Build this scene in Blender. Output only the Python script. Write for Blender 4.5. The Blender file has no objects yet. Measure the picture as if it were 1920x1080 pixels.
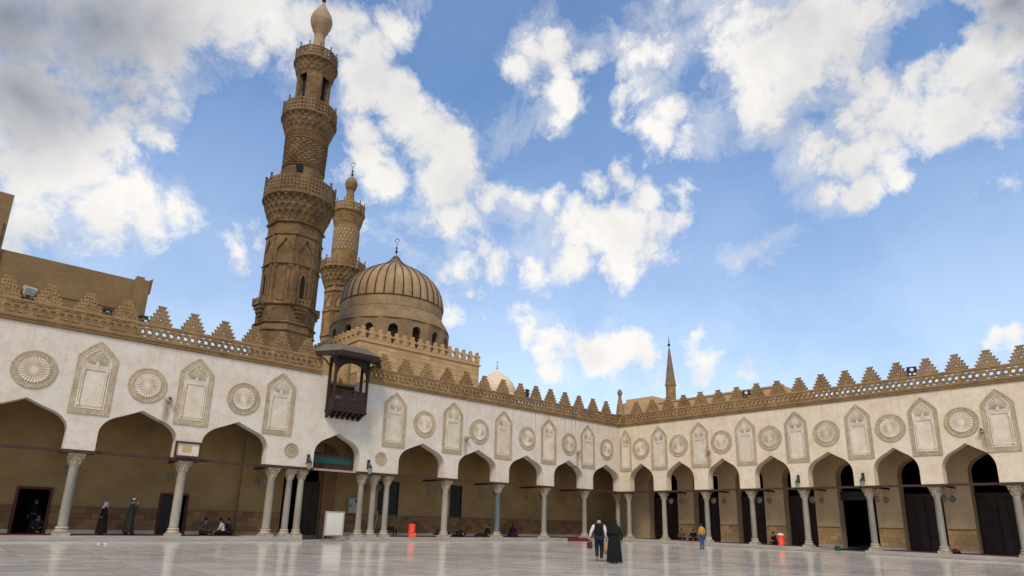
import bpy, bmesh, math, random
from mathutils import Vector, Matrix
from mathutils.geometry import tessellate_polygon
random.seed(7)
SC = bpy.context.scene
COL = SC.collection
R = math.radians

# ------------------------------------------------------------------ camera
cam = bpy.data.cameras.new("camera"); camo = bpy.data.objects.new("camera", cam); COL.objects.link(camo)
YAW, PITCH, ROLL = R(41.3924), R(15.0905), R(1.3927)
fw = Vector((math.sin(YAW)*math.cos(PITCH), math.cos(YAW)*math.cos(PITCH), math.sin(PITCH)))
rt = Vector((math.cos(YAW), -math.sin(YAW), 0)); up = rt.cross(fw)
rt2 = rt*math.cos(ROLL)+up*math.sin(ROLL); up2 = -rt*math.sin(ROLL)+up*math.cos(ROLL)
m = Matrix((rt2, up2, -fw)).transposed().to_4x4(); m.translation = (-45.5508, -36.7508, 1.2204)
camo.matrix_world = m
cam.sensor_width = 36; cam.lens = 1205.62/1920*36; cam.shift_y = (655.02-540)/1920
cam.clip_start = .1; cam.clip_end = 4000
SC.camera = camo

# ------------------------------------------------------------------ sky, sun, exposure
SUN_AZ = Vector((-0.80, -0.60, 0)).normalized(); SUN_EL = R(50)
sun_dir = SUN_AZ*math.cos(SUN_EL)+Vector((0,0,math.sin(SUN_EL)))
sl = bpy.data.lights.new("sun", 'SUN'); sl.energy = 2.2; sl.angle = R(18); sl.color = (1,.84,.62)
so = bpy.data.objects.new("sun", sl); COL.objects.link(so); so.rotation_euler = sun_dir.to_track_quat('Z','Y').to_euler()
so.location = (-40,-30,60)

W = bpy.data.worlds.new("World"); SC.world = W; W.use_nodes = True
nt = W.node_tree; nt.nodes.clear()
def N(t, **kw):
    n = nt.nodes.new(t)
    for k, v in kw.items(): setattr(n, k, v)
    return n
def LK(a, b): nt.links.new(a, b)
def MA(op, a, b=None, c=None, clamp=False):
    n = N('ShaderNodeMath', operation=op, use_clamp=clamp)
    for i, v in enumerate((a, b, c)):
        if v is None: continue
        if isinstance(v, (int, float)): n.inputs[i].default_value = v
        else: LK(v, n.inputs[i])
    return n.outputs[0]
def MR(v, a, b, c, d):
    n = N('ShaderNodeMapRange', interpolation_type='SMOOTHSTEP')
    LK(v, n.inputs[0])
    for i, x in enumerate((a, b, c, d)): n.inputs[i+1].default_value = x
    return n.outputs[0]
sky = N('ShaderNodeTexSky', sky_type='NISHITA'); sky.sun_disc = False
sky.sun_elevation = SUN_EL; sky.sun_rotation = math.atan2(sun_dir.x, sun_dir.y)
sky.air_density = 1.0; sky.dust_density = 0.0; sky.ozone_density = 1.6; sky.altitude = 50
tc = N('ShaderNodeTexCoord'); D = tc.outputs['Generated']
def noise(vec, scale, detail, rough, dist=0.0, lac=2.0):
    n = N('ShaderNodeTexNoise'); LK(vec, n.inputs['Vector'])
    n.inputs['Scale'].default_value = scale; n.inputs['Detail'].default_value = detail
    n.inputs['Roughness'].default_value = rough; n.inputs['Distortion'].default_value = dist
    n.inputs['Lacunarity'].default_value = lac
    return n
w1 = noise(D, 9, 5, .62)
s1 = N('ShaderNodeVectorMath', operation='SUBTRACT'); LK(w1.outputs['Color'], s1.inputs[0]); s1.inputs[1].default_value = (.5,.5,.5)
s2 = N('ShaderNodeVectorMath', operation='SCALE'); LK(s1.outputs[0], s2.inputs[0]); s2.inputs['Scale'].default_value = .095
s3 = N('ShaderNodeVectorMath', operation='ADD'); LK(D, s3.inputs[0]); LK(s2.outputs[0], s3.inputs[1])
P = s3.outputs[0]
# cloud masses of the sky: direction, angular radius, weight, greyness
CLOUDS = [
(-0.025,0.842,0.539,0.135,1.00,0.45),(0.043,0.829,0.558,0.145,1.00,0.42),(0.004,0.877,0.481,0.124,1.00,0.40),(0.104,0.807,0.581,0.106,1.00,0.30),(0.071,0.852,0.518,0.096,0.90,0.35),(0.130,0.781,0.611,0.098,0.90,0.10),
(0.157,0.796,0.585,0.050,0.70,0.00),(0.092,0.865,0.493,0.067,1.00,0.00),(0.121,0.868,0.482,0.055,1.00,0.00),(0.081,0.886,0.456,0.080,0.90,0.00),(0.028,0.896,0.444,0.093,0.90,0.15),(0.012,0.916,0.402,0.100,1.00,0.00),
(0.058,0.910,0.411,0.088,0.90,0.00),(0.033,0.935,0.353,0.103,0.90,0.05),(0.096,0.924,0.371,0.082,0.90,0.00),(0.145,0.910,0.388,0.076,0.90,0.00),(0.189,0.902,0.389,0.069,0.80,0.00),(0.170,0.916,0.364,0.058,0.60,0.00),
(0.027,0.951,0.307,0.102,0.70,0.10),(0.261,0.894,0.366,0.057,0.80,0.00),(0.288,0.875,0.389,0.052,0.70,0.00),(0.073,0.945,0.319,0.098,0.50,0.00),(0.234,0.922,0.310,0.026,0.55,0.00),(0.173,0.761,0.625,0.082,1.00,0.00),
(0.222,0.745,0.629,0.085,1.00,0.00),(0.215,0.771,0.599,0.057,0.70,0.00),(0.259,0.730,0.633,0.077,1.00,0.00),(0.256,0.764,0.593,0.049,0.60,0.00),(0.302,0.709,0.637,0.059,0.90,0.00),(0.164,0.835,0.525,0.022,0.39,0.00),
(0.344,0.707,0.617,0.048,1.00,0.00),(0.312,0.698,0.645,0.049,0.80,0.00),(0.359,0.667,0.653,0.044,0.50,0.00),(0.371,0.647,0.666,0.029,0.31,0.00),(0.348,0.725,0.595,0.056,0.90,0.00),(0.350,0.747,0.564,0.041,0.80,0.00),
(0.395,0.709,0.584,0.052,1.00,0.00),(0.421,0.711,0.563,0.064,1.00,0.00),(0.450,0.711,0.541,0.068,1.00,0.00),(0.480,0.699,0.531,0.066,1.00,0.00),(0.499,0.709,0.499,0.073,1.00,0.00),(0.485,0.729,0.483,0.067,1.00,0.00),
(0.374,0.761,0.530,0.053,0.80,0.00),(0.397,0.774,0.493,0.063,1.00,0.00),(0.421,0.772,0.476,0.066,0.90,0.00),(0.523,0.723,0.451,0.068,0.90,0.00),(0.484,0.752,0.448,0.068,0.80,0.00),(0.445,0.778,0.443,0.067,0.60,0.00),
(0.414,0.813,0.410,0.067,0.60,0.00),(0.526,0.738,0.422,0.052,0.70,0.00),(0.482,0.774,0.411,0.057,0.30,0.00),(0.519,0.560,0.646,0.051,1.00,0.00),(0.536,0.534,0.653,0.056,1.00,0.00),(0.515,0.587,0.624,0.052,0.90,0.00),
(0.564,0.540,0.624,0.047,0.80,0.00),(0.578,0.502,0.644,0.051,1.00,0.00),(0.583,0.558,0.590,0.051,1.10,0.00),(0.588,0.574,0.570,0.045,1.00,0.00),(0.599,0.472,0.647,0.060,0.90,0.00),(0.628,0.458,0.629,0.070,0.90,0.00),
(0.648,0.427,0.630,0.059,0.80,0.00),(0.653,0.468,0.595,0.057,0.90,0.00),(0.683,0.464,0.564,0.060,0.90,0.00),(0.691,0.480,0.541,0.048,0.90,0.00),(0.654,0.499,0.568,0.037,0.39,0.00),(0.611,0.415,0.674,0.027,0.55,0.00),
(0.529,0.635,0.563,0.049,0.35,0.00),(0.483,0.632,0.606,0.042,0.35,0.00),(0.621,0.433,0.653,0.049,0.45,0.00),(0.666,0.363,0.652,0.057,0.70,0.00),(0.664,0.387,0.640,0.048,0.60,0.00),(0.689,0.330,0.645,0.093,1.00,0.00),
(0.724,0.322,0.610,0.084,1.00,0.05),(0.728,0.279,0.627,0.108,1.10,0.10),(0.754,0.295,0.586,0.083,1.00,0.08),(0.759,0.234,0.608,0.096,1.00,0.12),(0.765,0.198,0.613,0.076,1.00,0.12),(0.776,0.257,0.576,0.072,0.90,0.10),
(0.737,0.346,0.581,0.058,0.80,0.00),(0.755,0.358,0.550,0.059,0.90,0.00),(0.754,0.326,0.570,0.057,0.80,0.00),(0.780,0.281,0.559,0.055,0.60,0.00),(0.725,0.414,0.551,0.051,0.50,0.00),(0.721,0.447,0.530,0.047,0.50,0.00),
(0.708,0.368,0.603,0.058,0.50,0.00),(0.810,0.089,0.579,0.068,1.10,0.45),(0.827,0.086,0.555,0.038,0.80,0.35),(0.803,0.112,0.586,0.039,0.60,0.30),(0.822,0.126,0.555,0.055,1.00,0.08),(0.833,0.099,0.544,0.062,1.00,0.12),
(0.829,0.146,0.540,0.065,1.00,0.10),(0.853,0.118,0.508,0.071,1.00,0.18),(0.820,0.183,0.542,0.059,1.00,0.06),(0.803,0.212,0.557,0.052,1.00,0.00),(0.808,0.235,0.540,0.058,1.00,0.02),(0.834,0.203,0.513,0.069,1.00,0.08),
(0.850,0.162,0.500,0.075,1.00,0.10),(0.810,0.263,0.524,0.046,0.90,0.00),(0.868,0.142,0.476,0.057,0.90,0.15),(0.841,0.233,0.488,0.054,0.80,0.00),(0.814,0.310,0.492,0.053,1.00,0.00),(0.811,0.331,0.483,0.039,0.80,0.00),
(0.834,0.278,0.478,0.052,0.90,0.00),(0.851,0.239,0.468,0.045,0.80,0.00),(0.842,0.317,0.437,0.047,1.00,0.00),(0.858,0.293,0.422,0.043,1.00,0.00),(0.859,0.272,0.434,0.045,1.00,0.00),(0.867,0.242,0.436,0.036,0.90,0.00),
(0.868,0.104,0.486,0.047,0.60,0.20),(0.817,0.438,0.375,0.034,0.70,0.00),(0.823,0.416,0.387,0.036,0.70,0.00),(0.832,0.391,0.394,0.031,0.62,0.00),(0.840,0.368,0.400,0.028,0.62,0.00),(0.838,0.408,0.362,0.023,0.47,0.00),
(0.903,0.141,0.406,0.033,0.70,0.00),(0.906,0.121,0.406,0.032,0.70,0.10),(0.893,0.192,0.408,0.031,0.39,0.00),(0.889,0.168,0.427,0.029,0.31,0.00),(0.561,0.681,0.471,0.045,0.80,0.00),(0.587,0.662,0.465,0.051,0.90,0.00),
(0.619,0.637,0.459,0.051,0.90,0.00),(0.649,0.620,0.441,0.057,0.90,0.00),(0.655,0.571,0.495,0.047,0.80,0.00),(0.671,0.544,0.504,0.044,0.70,0.00),(0.687,0.537,0.490,0.044,0.60,0.00),(0.681,0.596,0.425,0.063,1.00,0.00),
(0.713,0.559,0.424,0.068,0.90,0.00),(0.714,0.530,0.457,0.055,0.70,0.00),(0.747,0.507,0.430,0.055,0.80,0.00),(0.747,0.487,0.453,0.049,0.70,0.00),(0.750,0.470,0.465,0.043,0.60,0.00),(0.754,0.522,0.399,0.061,0.80,0.00),
(0.725,0.570,0.387,0.062,0.90,0.00),(0.677,0.625,0.389,0.069,0.90,0.00),(0.633,0.673,0.382,0.070,0.90,0.00),(0.590,0.712,0.381,0.064,0.80,0.00),(0.547,0.749,0.374,0.058,0.80,0.00),(0.565,0.721,0.402,0.046,0.60,0.00),
(0.522,0.769,0.369,0.052,0.50,0.00),(0.636,0.653,0.412,0.052,0.60,0.00),(0.569,0.748,0.341,0.047,0.80,0.00),(0.557,0.771,0.309,0.047,0.80,0.00),(0.582,0.750,0.314,0.042,0.55,0.00),(0.538,0.775,0.331,0.047,0.60,0.00),
(0.642,0.699,0.316,0.038,0.55,0.00),(0.648,0.705,0.289,0.053,0.90,0.00),(0.678,0.682,0.273,0.064,0.90,0.00),(0.712,0.647,0.273,0.058,0.80,0.00),(0.747,0.613,0.257,0.069,0.90,0.00),(0.779,0.576,0.248,0.068,0.80,0.00),
(0.736,0.635,0.233,0.069,0.80,0.00),(0.813,0.513,0.276,0.044,0.70,0.00),(0.829,0.507,0.237,0.060,0.80,0.00),(0.860,0.457,0.226,0.043,0.70,0.00),(0.693,0.685,0.225,0.070,0.70,0.00),(0.797,0.561,0.224,0.067,0.70,0.00),
(0.957,0.173,0.231,0.033,0.90,0.00),(0.960,0.151,0.234,0.037,0.90,0.00),(0.941,0.219,0.257,0.030,0.39,0.00),(0.874,0.377,0.307,0.018,0.39,0.00),(0.208,0.837,0.507,0.078,-0.50,0.00),(0.212,0.868,0.449,0.059,-0.35,0.00),
(0.243,0.845,0.477,0.060,-0.30,0.00),(0.463,0.609,0.644,0.113,-0.50,0.00),(0.439,0.651,0.619,0.073,-0.40,0.00),(0.568,0.474,0.673,0.089,-0.45,0.00),(0.639,0.547,0.540,0.065,-0.30,0.00),(0.615,0.505,0.605,0.031,-0.40,0.00),
(0.799,0.154,0.581,0.041,-0.90,0.00),(0.795,0.183,0.578,0.034,-0.50,0.00),(0.789,0.417,0.451,0.094,-0.40,0.00),(0.904,0.245,0.351,0.144,-0.60,0.00),(0.888,0.338,0.311,0.146,-0.50,0.00),(0.925,0.194,0.327,0.120,-0.50,0.00),
(0.778,0.374,0.505,0.050,-0.40,0.00),(0.573,0.636,0.516,0.067,-0.30,0.00),(0.883,0.144,0.447,0.041,-0.40,0.00),(0.649,0.393,0.652,0.029,-0.50,0.00),(0.793,0.296,0.533,0.025,-0.50,0.00),
]
acc = None; gacc = None; neg = None
for dx, dy, dz, rad, w, g in CLOUDS:
    d = N('ShaderNodeVectorMath', operation='DISTANCE'); LK(P, d.inputs[0]); d.inputs[1].default_value = (dx, dy, dz)
    d = d.outputs['Value']
    if w < 0:
        v = MR(d, rad, 0, 0, w); neg = v if neg is None else MA('ADD', neg, v); continue
    v = MA('MULTIPLY_ADD', d, -w/rad, w)
    acc = v if acc is None else MA('MAXIMUM', acc, v)
    if g > 0:
        v = MA('MULTIPLY_ADD', d, -g/rad, g)
        gacc = v if gacc is None else MA('MAXIMUM', gacc, v)
acc = MA('ADD', MA('MAXIMUM', acc, -.7), neg)
# broken cloud goes on over the rest of the sky
vd = N('ShaderNodeVectorMath', operation='DISTANCE'); LK(D, vd.inputs[0]); vd.inputs[1].default_value = tuple(fw)
big = noise(P, 2.6, 5, .55)
rest = MA('MULTIPLY', MR(big.outputs['Fac'], .42, .62, .4, 1.5), MR(vd.outputs['Value'], .72, .95, 0, 1))
acc = MA('ADD', acc, rest)
fine = noise(D, 9.5, 10, .69, .2)
fz = MA('MULTIPLY', MA('SUBTRACT', fine.outputs['Fac'], .5), 2.5)
dens = MA('ADD', acc, fz)
mask = MR(dens, .04, .80, 0, 1)
thin = noise(P, 6.5, 9, .70, .4)
tden = MA('ADD', MA('MULTIPLY', acc, .8), MA('MULTIPLY', MA('SUBTRACT', thin.outputs['Fac'], .5), 2.6))
mask = MA('MAXIMUM', mask, MR(tden, -.30, .75, 0, .58))
# horizon haze
sep = N('ShaderNodeSeparateXYZ'); LK(D, sep.inputs[0])
veil = MR(sep.outputs['Z'], .0, .65, .60, .14)
mask = MA('MAXIMUM', mask, veil)
shade = noise(P, 5.0, 4, .6)
cr = N('ShaderNodeMapRange'); LK(shade.outputs['Fac'], cr.inputs[0])
cr.inputs[1].default_value = .36; cr.inputs[2].default_value = .6; cr.inputs[3].default_value = .73; cr.inputs[4].default_value = 1.0
thick = MR(dens, .6, 1.6, 1.0, .93)
bright = MA('MULTIPLY', cr.outputs[0], thick)
bright = MA('MULTIPLY', bright, MA('SUBTRACT', 1.0, MA('MULTIPLY', MA('MAXIMUM', gacc, 0), 2.0)))
cc = N('ShaderNodeMix', data_type='RGBA'); LK(bright, cc.inputs['Factor'])
cc.inputs['A'].default_value = (.16,.20,.29,1); cc.inputs['B'].default_value = (1.0,.97,.925,1)
CLOUD_STRENGTH = 0.74
bgs = N('ShaderNodeBackground'); hs = N('ShaderNodeHueSaturation'); hs.inputs['Saturation'].default_value = 1.36; LK(sky.outputs[0], hs.inputs['Color']); LK(hs.outputs[0], bgs.inputs[0]); bgs.inputs[1].default_value = .15
bgc = N('ShaderNodeBackground'); LK(cc.outputs['Result'], bgc.inputs[0]); bgc.inputs[1].default_value = CLOUD_STRENGTH
mx = N('ShaderNodeMixShader'); LK(mask, mx.inputs[0]); LK(bgs.outputs[0], mx.inputs[1]); LK(bgc.outputs[0], mx.inputs[2])
wo = N('ShaderNodeOutputWorld'); LK(mx.outputs[0], wo.inputs[0])
W.cycles.sampling_method = 'NONE'
vs = SC.view_settings; vs.view_transform = 'Standard'; vs.look = 'None'; vs.exposure = 0.44; vs.gamma = 1; vs.use_curve_mapping = False
SC.cycles.max_bounces = 6; SC.cycles.diffuse_bounces = 4; SC.cycles.glossy_bounces = 3

# ------------------------------------------------------------------ materials
def material(name, c1, c2=None, scale=1.5, rough=.8, bump=.15, bscale=30, stretch=(1,1,1), metal=0, spec=.3, kind='noise', fine=.0, detail=6, contrast=(.35,.65), vary=0., course=None):
    """stone, plaster, wood, cloth: two tones mixed by world-space noise, with fine relief"""
    mt = bpy.data.materials.new(name); mt.use_nodes = True
    t = mt.node_tree; t.nodes.clear(); ln = t.links.new
    out = t.nodes.new('ShaderNodeOutputMaterial'); b = t.nodes.new('ShaderNodeBsdfPrincipled'); ln(b.outputs[0], out.inputs[0])
    b.inputs['Roughness'].default_value = rough; b.inputs['Metallic'].default_value = metal; b.inputs['Specular IOR Level'].default_value = spec
    g = t.nodes.new('ShaderNodeNewGeometry'); mp = t.nodes.new('ShaderNodeMapping'); ln(g.outputs['Position'], mp.inputs[0]); mp.inputs['Scale'].default_value = stretch
    if c2 is None: c2 = tuple(x*.8 for x in c1)
    n = t.nodes.new('ShaderNodeTexNoise'); ln(mp.outputs[0], n.inputs[0]); n.inputs['Scale'].default_value = scale; n.inputs['Detail'].default_value = detail; n.inputs['Roughness'].default_value = .62
    r = t.nodes.new('ShaderNodeMapRange'); ln(n.outputs[0], r.inputs[0]); r.inputs[1].default_value, r.inputs[2].default_value = contrast
    m1 = t.nodes.new('ShaderNodeMix'); m1.data_type = 'RGBA'; ln(r.outputs[0], m1.inputs[0]); m1.inputs[6].default_value = (*c1,1); m1.inputs[7].default_value = (*c2,1)
    col = m1.outputs[2]
    if kind == 'carved':
        v = t.nodes.new('ShaderNodeTexVoronoi'); v.feature = 'DISTANCE_TO_EDGE'; ln(mp.outputs[0], v.inputs[0]); v.inputs['Scale'].default_value = bscale
        q = t.nodes.new('ShaderNodeMapRange'); ln(v.outputs[0], q.inputs[0]); q.inputs[1].default_value = 0; q.inputs[2].default_value = .22
        h = q.outputs[0]
        cm = t.nodes.new('ShaderNodeMapRange'); ln(h, cm.inputs[0]); cm.inputs[3].default_value = .74; cm.inputs[4].default_value = 1.08  # crevices darkened in the colour, painting in the shade of the carving
        cv = t.nodes.new('ShaderNodeVectorMath'); cv.operation = 'SCALE'; ln(col, cv.inputs[0]); ln(cm.outputs[0], cv.inputs['Scale']); col = cv.outputs[0]
    else:
        n2 = t.nodes.new('ShaderNodeTexNoise'); ln(mp.outputs[0], n2.inputs[0]); n2.inputs['Scale'].default_value = bscale; n2.inputs['Detail'].default_value = 4
        h = n2.outputs[0]
    if bump:
        bp = t.nodes.new('ShaderNodeBump'); ln(h, bp.inputs['Height']); bp.inputs['Strength'].default_value = bump; bp.inputs['Distance'].default_value = .03
        ln(bp.outputs[0], b.inputs['Normal'])
    if fine:
        n3 = t.nodes.new('ShaderNodeTexNoise'); ln(mp.outputs[0], n3.inputs[0]); n3.inputs['Scale'].default_value = scale*9; n3.inputs['Detail'].default_value = 5
        r3 = t.nodes.new('ShaderNodeMapRange'); ln(n3.outputs[0], r3.inputs[0]); r3.inputs[1].default_value = .3; r3.inputs[2].default_value = .7; r3.inputs[3].default_value = 1-fine; r3.inputs[4].default_value = 1+fine*.5
        m2 = t.nodes.new('ShaderNodeVectorMath'); m2.operation = 'SCALE'; ln(col, m2.inputs[0]); ln(r3.outputs[0], m2.inputs['Scale']); col = m2.outputs[0]
    def scaled(val, lo, hi, c):
        r5 = t.nodes.new('ShaderNodeMapRange'); ln(val, r5.inputs[0]); r5.inputs[3].default_value = lo; r5.inputs[4].default_value = hi
        m5 = t.nodes.new('ShaderNodeVectorMath'); m5.operation = 'SCALE'; ln(c, m5.inputs[0]); ln(r5.outputs[0], m5.inputs['Scale']); return m5.outputs[0]
    if vary:                                    # every piece its own tone
        oi = t.nodes.new('ShaderNodeObjectInfo'); col = scaled(oi.outputs['Random'], 1-vary, 1+vary*.7, col)
    if course:                                  # courses of blocks of differing stone
        sn = t.nodes.new('ShaderNodeVectorMath'); sn.operation = 'SNAP'; ln(g.outputs['Position'], sn.inputs[0]); sn.inputs[1].default_value = course
        wn = t.nodes.new('ShaderNodeTexWhiteNoise'); wn.noise_dimensions = '3D'; ln(sn.outputs[0], wn.inputs[0]); col = scaled(wn.outputs['Value'], .80, 1.14, col)
    ln(col, b.inputs['Base Color'])
    return mt

def plaster_material(name, base, tan, drip_axis, drip0, drip1, spouts):
    """limewashed wall: cloudy tan patches, rusty drip stains under the cornice over one stretch of wall"""
    mt = material(name, base, tuple(a*.86+b*.14 for a, b in zip(base, tan)), scale=.55, rough=.9, bump=.12, bscale=9, fine=.05, spec=.2)
    t = mt.node_tree; ln = t.links.new
    b = next(n for n in t.nodes if n.type == 'BSDF_PRINCIPLED'); src = b.inputs['Base Color'].links[0].from_socket
    g = next(n for n in t.nodes if n.type == 'NEW_GEOMETRY')
    sx = t.nodes.new('ShaderNodeSeparateXYZ'); ln(g.outputs['Position'], sx.inputs[0])
    mp = t.nodes.new('ShaderNodeMapping'); ln(g.outputs['Position'], mp.inputs[0]); mp.inputs['Scale'].default_value = (5.0,5.0,.12)
    n = t.nodes.new('ShaderNodeTexNoise'); ln(mp.outputs[0], n.inputs[0]); n.inputs['Scale'].default_value = 1; n.inputs['Detail'].default_value = 3
    def mr(s, a, b_, c, d):
        q = t.nodes.new('ShaderNodeMapRange'); ln(s, q.inputs[0])
        for i, x in enumerate((a, b_, c, d)): q.inputs[i+1].default_value = x
        return q.outputs[0]
    def mul(a, c):
        q = t.nodes.new('ShaderNodeMath'); q.operation = 'MULTIPLY'; ln(a, q.inputs[0])
        if isinstance(c, float): q.inputs[1].default_value = c
        else: ln(c, q.inputs[1])
        return q.outputs[0]
    streak = mr(n.outputs[0], .53, .66, 0, 1)
    hgt = mr(sx.outputs['Z'], 7.2, 9.75, 0, 1)
    ax = mr(sx.outputs[drip_axis], drip0, drip1, .28, 1)
    f = mul(mul(streak, hgt), mul(ax, 1.0))
    m1 = t.nodes.new('ShaderNodeMix'); m1.data_type = 'RGBA'; ln(f, m1.inputs[0]); ln(src, m1.inputs[6]); m1.inputs[7].default_value = (*tan,1)
    # big cloudy stains
    n4 = t.nodes.new('ShaderNodeTexNoise'); ln(g.outputs['Position'], n4.inputs[0]); n4.inputs['Scale'].default_value = .9; n4.inputs['Detail'].default_value = 7; n4.inputs['Roughness'].default_value = .7
    f4 = mr(n4.outputs[0], .42, .70, 0, .90)
    m2 = t.nodes.new('ShaderNodeMix'); m2.data_type = 'RGBA'; ln(f4, m2.inputs[0]); ln(m1.outputs[2], m2.inputs[6]); m2.inputs[7].default_value = (*tuple((a+b_)/2 for a, b_ in zip(base, tan)),1)
    n6 = t.nodes.new('ShaderNodeTexNoise'); ln(g.outputs['Position'], n6.inputs[0]); n6.inputs['Scale'].default_value = 3.1; n6.inputs['Detail'].default_value = 9; n6.inputs['Roughness'].default_value = .75
    f6 = mr(n6.outputs[0], .52, .66, 0, .62)
    m3 = t.nodes.new('ShaderNodeMix'); m3.data_type = 'RGBA'; ln(f6, m3.inputs[0]); ln(m2.outputs[2], m3.inputs[6]); m3.inputs[7].default_value = (*tuple(.35*a+.65*b_ for a, b_ in zip(base, tan)),1)
    cur = m3.outputs[2]
    for u0 in spouts:                            # run-off stain below each water spout
        a1 = t.nodes.new('ShaderNodeMath'); a1.operation = 'SUBTRACT'; ln(sx.outputs[drip_axis], a1.inputs[0]); a1.inputs[1].default_value = u0
        a2 = t.nodes.new('ShaderNodeMath'); a2.operation = 'ABSOLUTE'; ln(a1.outputs[0], a2.inputs[0])
        low = mr(sx.outputs['Z'], 5.2, 6.2, 0, 1); top = mr(sx.outputs['Z'], 7.0, 7.15, 1, 0)
        fs = mul(mul(mr(a2.outputs[0], .04, .26, 1, 0), mul(low, top)), mr(n6.outputs[0], .3, .6, .35, .95))
        m4 = t.nodes.new('ShaderNodeMix'); m4.data_type = 'RGBA'; ln(fs, m4.inputs[0]); ln(cur, m4.inputs[6]); m4.inputs[7].default_value = (.20,.13,.07,1); cur = m4.outputs[2]
    ln(cur, b.inputs['Base Color'])
    return mt

TAN = (.42,.27,.13)
M_PL = plaster_material('limewash_left', (.63,.595,.54), TAN, 'X', -16, -11, (-36.99,-17.35,-5.6))
M_PR = plaster_material('limewash_right', (.68,.605,.48), TAN, 'Y', -6, 0, (-8.88,-26.95))
M_STONE = material('tan_stone', (.34,.235,.125), (.25,.165,.085), 1.2, .85, .25, 22, fine=.15)
M_STONE2 = material('parapet_stone', (.315,.20,.094), (.21,.130,.060), 1.2, .85, .2, 30, fine=.2, vary=.14)
M_MIN = material('minaret_stone', (.215,.136,.066), (.115,.071,.034), .6, .88, .3, 14, fine=.25, course=(.52,.52,.33))
M_MINC = material('minaret_carving', (.235,.140,.060), (.15,.086,.036), .9, .88, .9, 9, kind='carved', fine=.2)
M_MIN2 = material('second_minaret_stone', (.31,.19,.085), (.20,.12,.052), .8, .88, .3, 14, fine=.2, course=(.52,.52,.33))
M_PALE = material('pale_stone_inlay', (.35,.255,.155), (.26,.185,.11), 1.5, .85, .2, 16)
M_CARVE = material('carved_stucco_band', (.58,.475,.335), (.44,.35,.235), 1.5, .9, .7, 15, kind='carved', fine=.22, vary=.10)
M_STUC = material('pale_stucco', (.66,.60,.51), (.54,.46,.35), 1.3, .9, .2, 22, fine=.10, vary=.08)
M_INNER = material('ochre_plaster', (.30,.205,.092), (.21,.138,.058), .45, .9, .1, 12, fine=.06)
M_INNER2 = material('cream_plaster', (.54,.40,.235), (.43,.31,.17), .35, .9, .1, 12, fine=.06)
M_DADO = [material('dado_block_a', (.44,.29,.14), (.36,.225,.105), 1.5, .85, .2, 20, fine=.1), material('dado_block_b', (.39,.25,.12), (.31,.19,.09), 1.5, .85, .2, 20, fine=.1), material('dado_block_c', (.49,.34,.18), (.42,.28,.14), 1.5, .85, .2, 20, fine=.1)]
M_DADOL = [material('shaded_dado_block_a', (.24,.14,.06), (.18,.10,.044), 1.5, .85, .2, 20, fine=.1), material('shaded_dado_block_b', (.18,.10,.045), (.135,.075,.034), 1.5, .85, .2, 20, fine=.1), material('shaded_dado_block_c', (.25,.15,.07), (.20,.115,.05), 1.5, .85, .2, 20, fine=.1)]  # darker copy of the dado tones: left arcade's shade put into the colour
M_DCAP = material('dado_capping', (.20,.10,.05), (.15,.075,.04), 2, .8, .1)
M_WOOD = material('dark_wood', (.034,.017,.011), (.016,.008,.006), 3, .6, .25, 18, (1,1,.25))
M_BEAM = material('red_brown_beam', (.075,.032,.021), (.04,.018,.013), 3, .65, .2, 20)
M_MAROON = material('maroon_door_wood', (.034,.014,.011), (.018,.008,.007), 2.5, .6, .2, 20, (1,1,.3))
M_CEIL = material('ceiling_timber', (.16,.10,.06), (.10,.06,.035), 2, .8, .2, 10)
M_COLM = [material('grey_marble_a', (.29,.27,.235), (.195,.18,.15), 1.6, .5, .1, 20, (1,1,.35), fine=.12), material('grey_marble_b', (.34,.305,.25), (.235,.205,.16), 1.3, .5, .1, 20, (1,1,.3), fine=.12), material('blue_granite', (.12,.14,.155), (.075,.09,.10), 5, .4, .05, 30, fine=.2)]
M_CAP = material('capital_stone', (.40,.335,.245), (.27,.215,.145), 5, .8, .5, 30, fine=.15)
M_BASE = material('base_stone', (.42,.375,.30), (.31,.265,.20), 4, .7, .2, 25, fine=.1)
M_STEP = material('plinth_marble', (.46,.44,.40), (.34,.31,.27), 1.2, .5, .1, 15, (.4,.4,4), fine=.1)
M_DOME = material('dome_render', (.38,.262,.15), (.23,.155,.084), .7, .9, .15, 10, (1,1,.4), fine=.15)
M_DRIB = material('dome_groove_dark', (.055,.038,.027), (.04,.028,.02), 2, .8, .1)  # dark tone of the lines between dome lobes and of the rings
M_DRUM = material('drum_render', (.27,.185,.10), (.175,.118,.064), .7, .9, .2, 12, fine=.12)
M_BLOCK = [material('ashlar_a', (.50,.345,.18), (.42,.28,.14), 1.2, .85, .2, 18, fine=.1), material('ashlar_b', (.46,.31,.155), (.39,.255,.125), 1.2, .85, .2, 18, fine=.1), material('ashlar_c', (.55,.39,.21), (.46,.32,.165), 1.2, .85, .2, 18, fine=.1)]
M_MORTAR = material('mortar', (.30,.21,.115), None, 3, .9, .1)
M_SDOME = material('small_dome_render', (.66,.56,.43), (.56,.46,.34), .8, .9, .1, 10)
M_IRON = material('black_iron', (.02,.02,.022), (.03,.028,.026), 4, .5, .05)
M_BRONZE = material('dark_bronze', (.045,.03,.02), (.03,.02,.014), 4, .45, .05, metal=.5)
M_GLASSY = material('lantern_glass', (.30,.31,.27), (.22,.23,.20), 6, .25, 0, spec=.5)
M_STAR = material('patinated_lamp_metal', (.20,.19,.14), (.12,.115,.085), 6, .55, .2, 40, metal=.3)
M_DARK = material('interior_shade', (.012,.010,.009), (.008,.007,.006), 2, .9, 0)  # near-black: shade of rooms and openings put into the colour
M_GREEND = material('green_black_shutter', (.018,.024,.022), (.012,.016,.015), 2, .6, .1)
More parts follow.
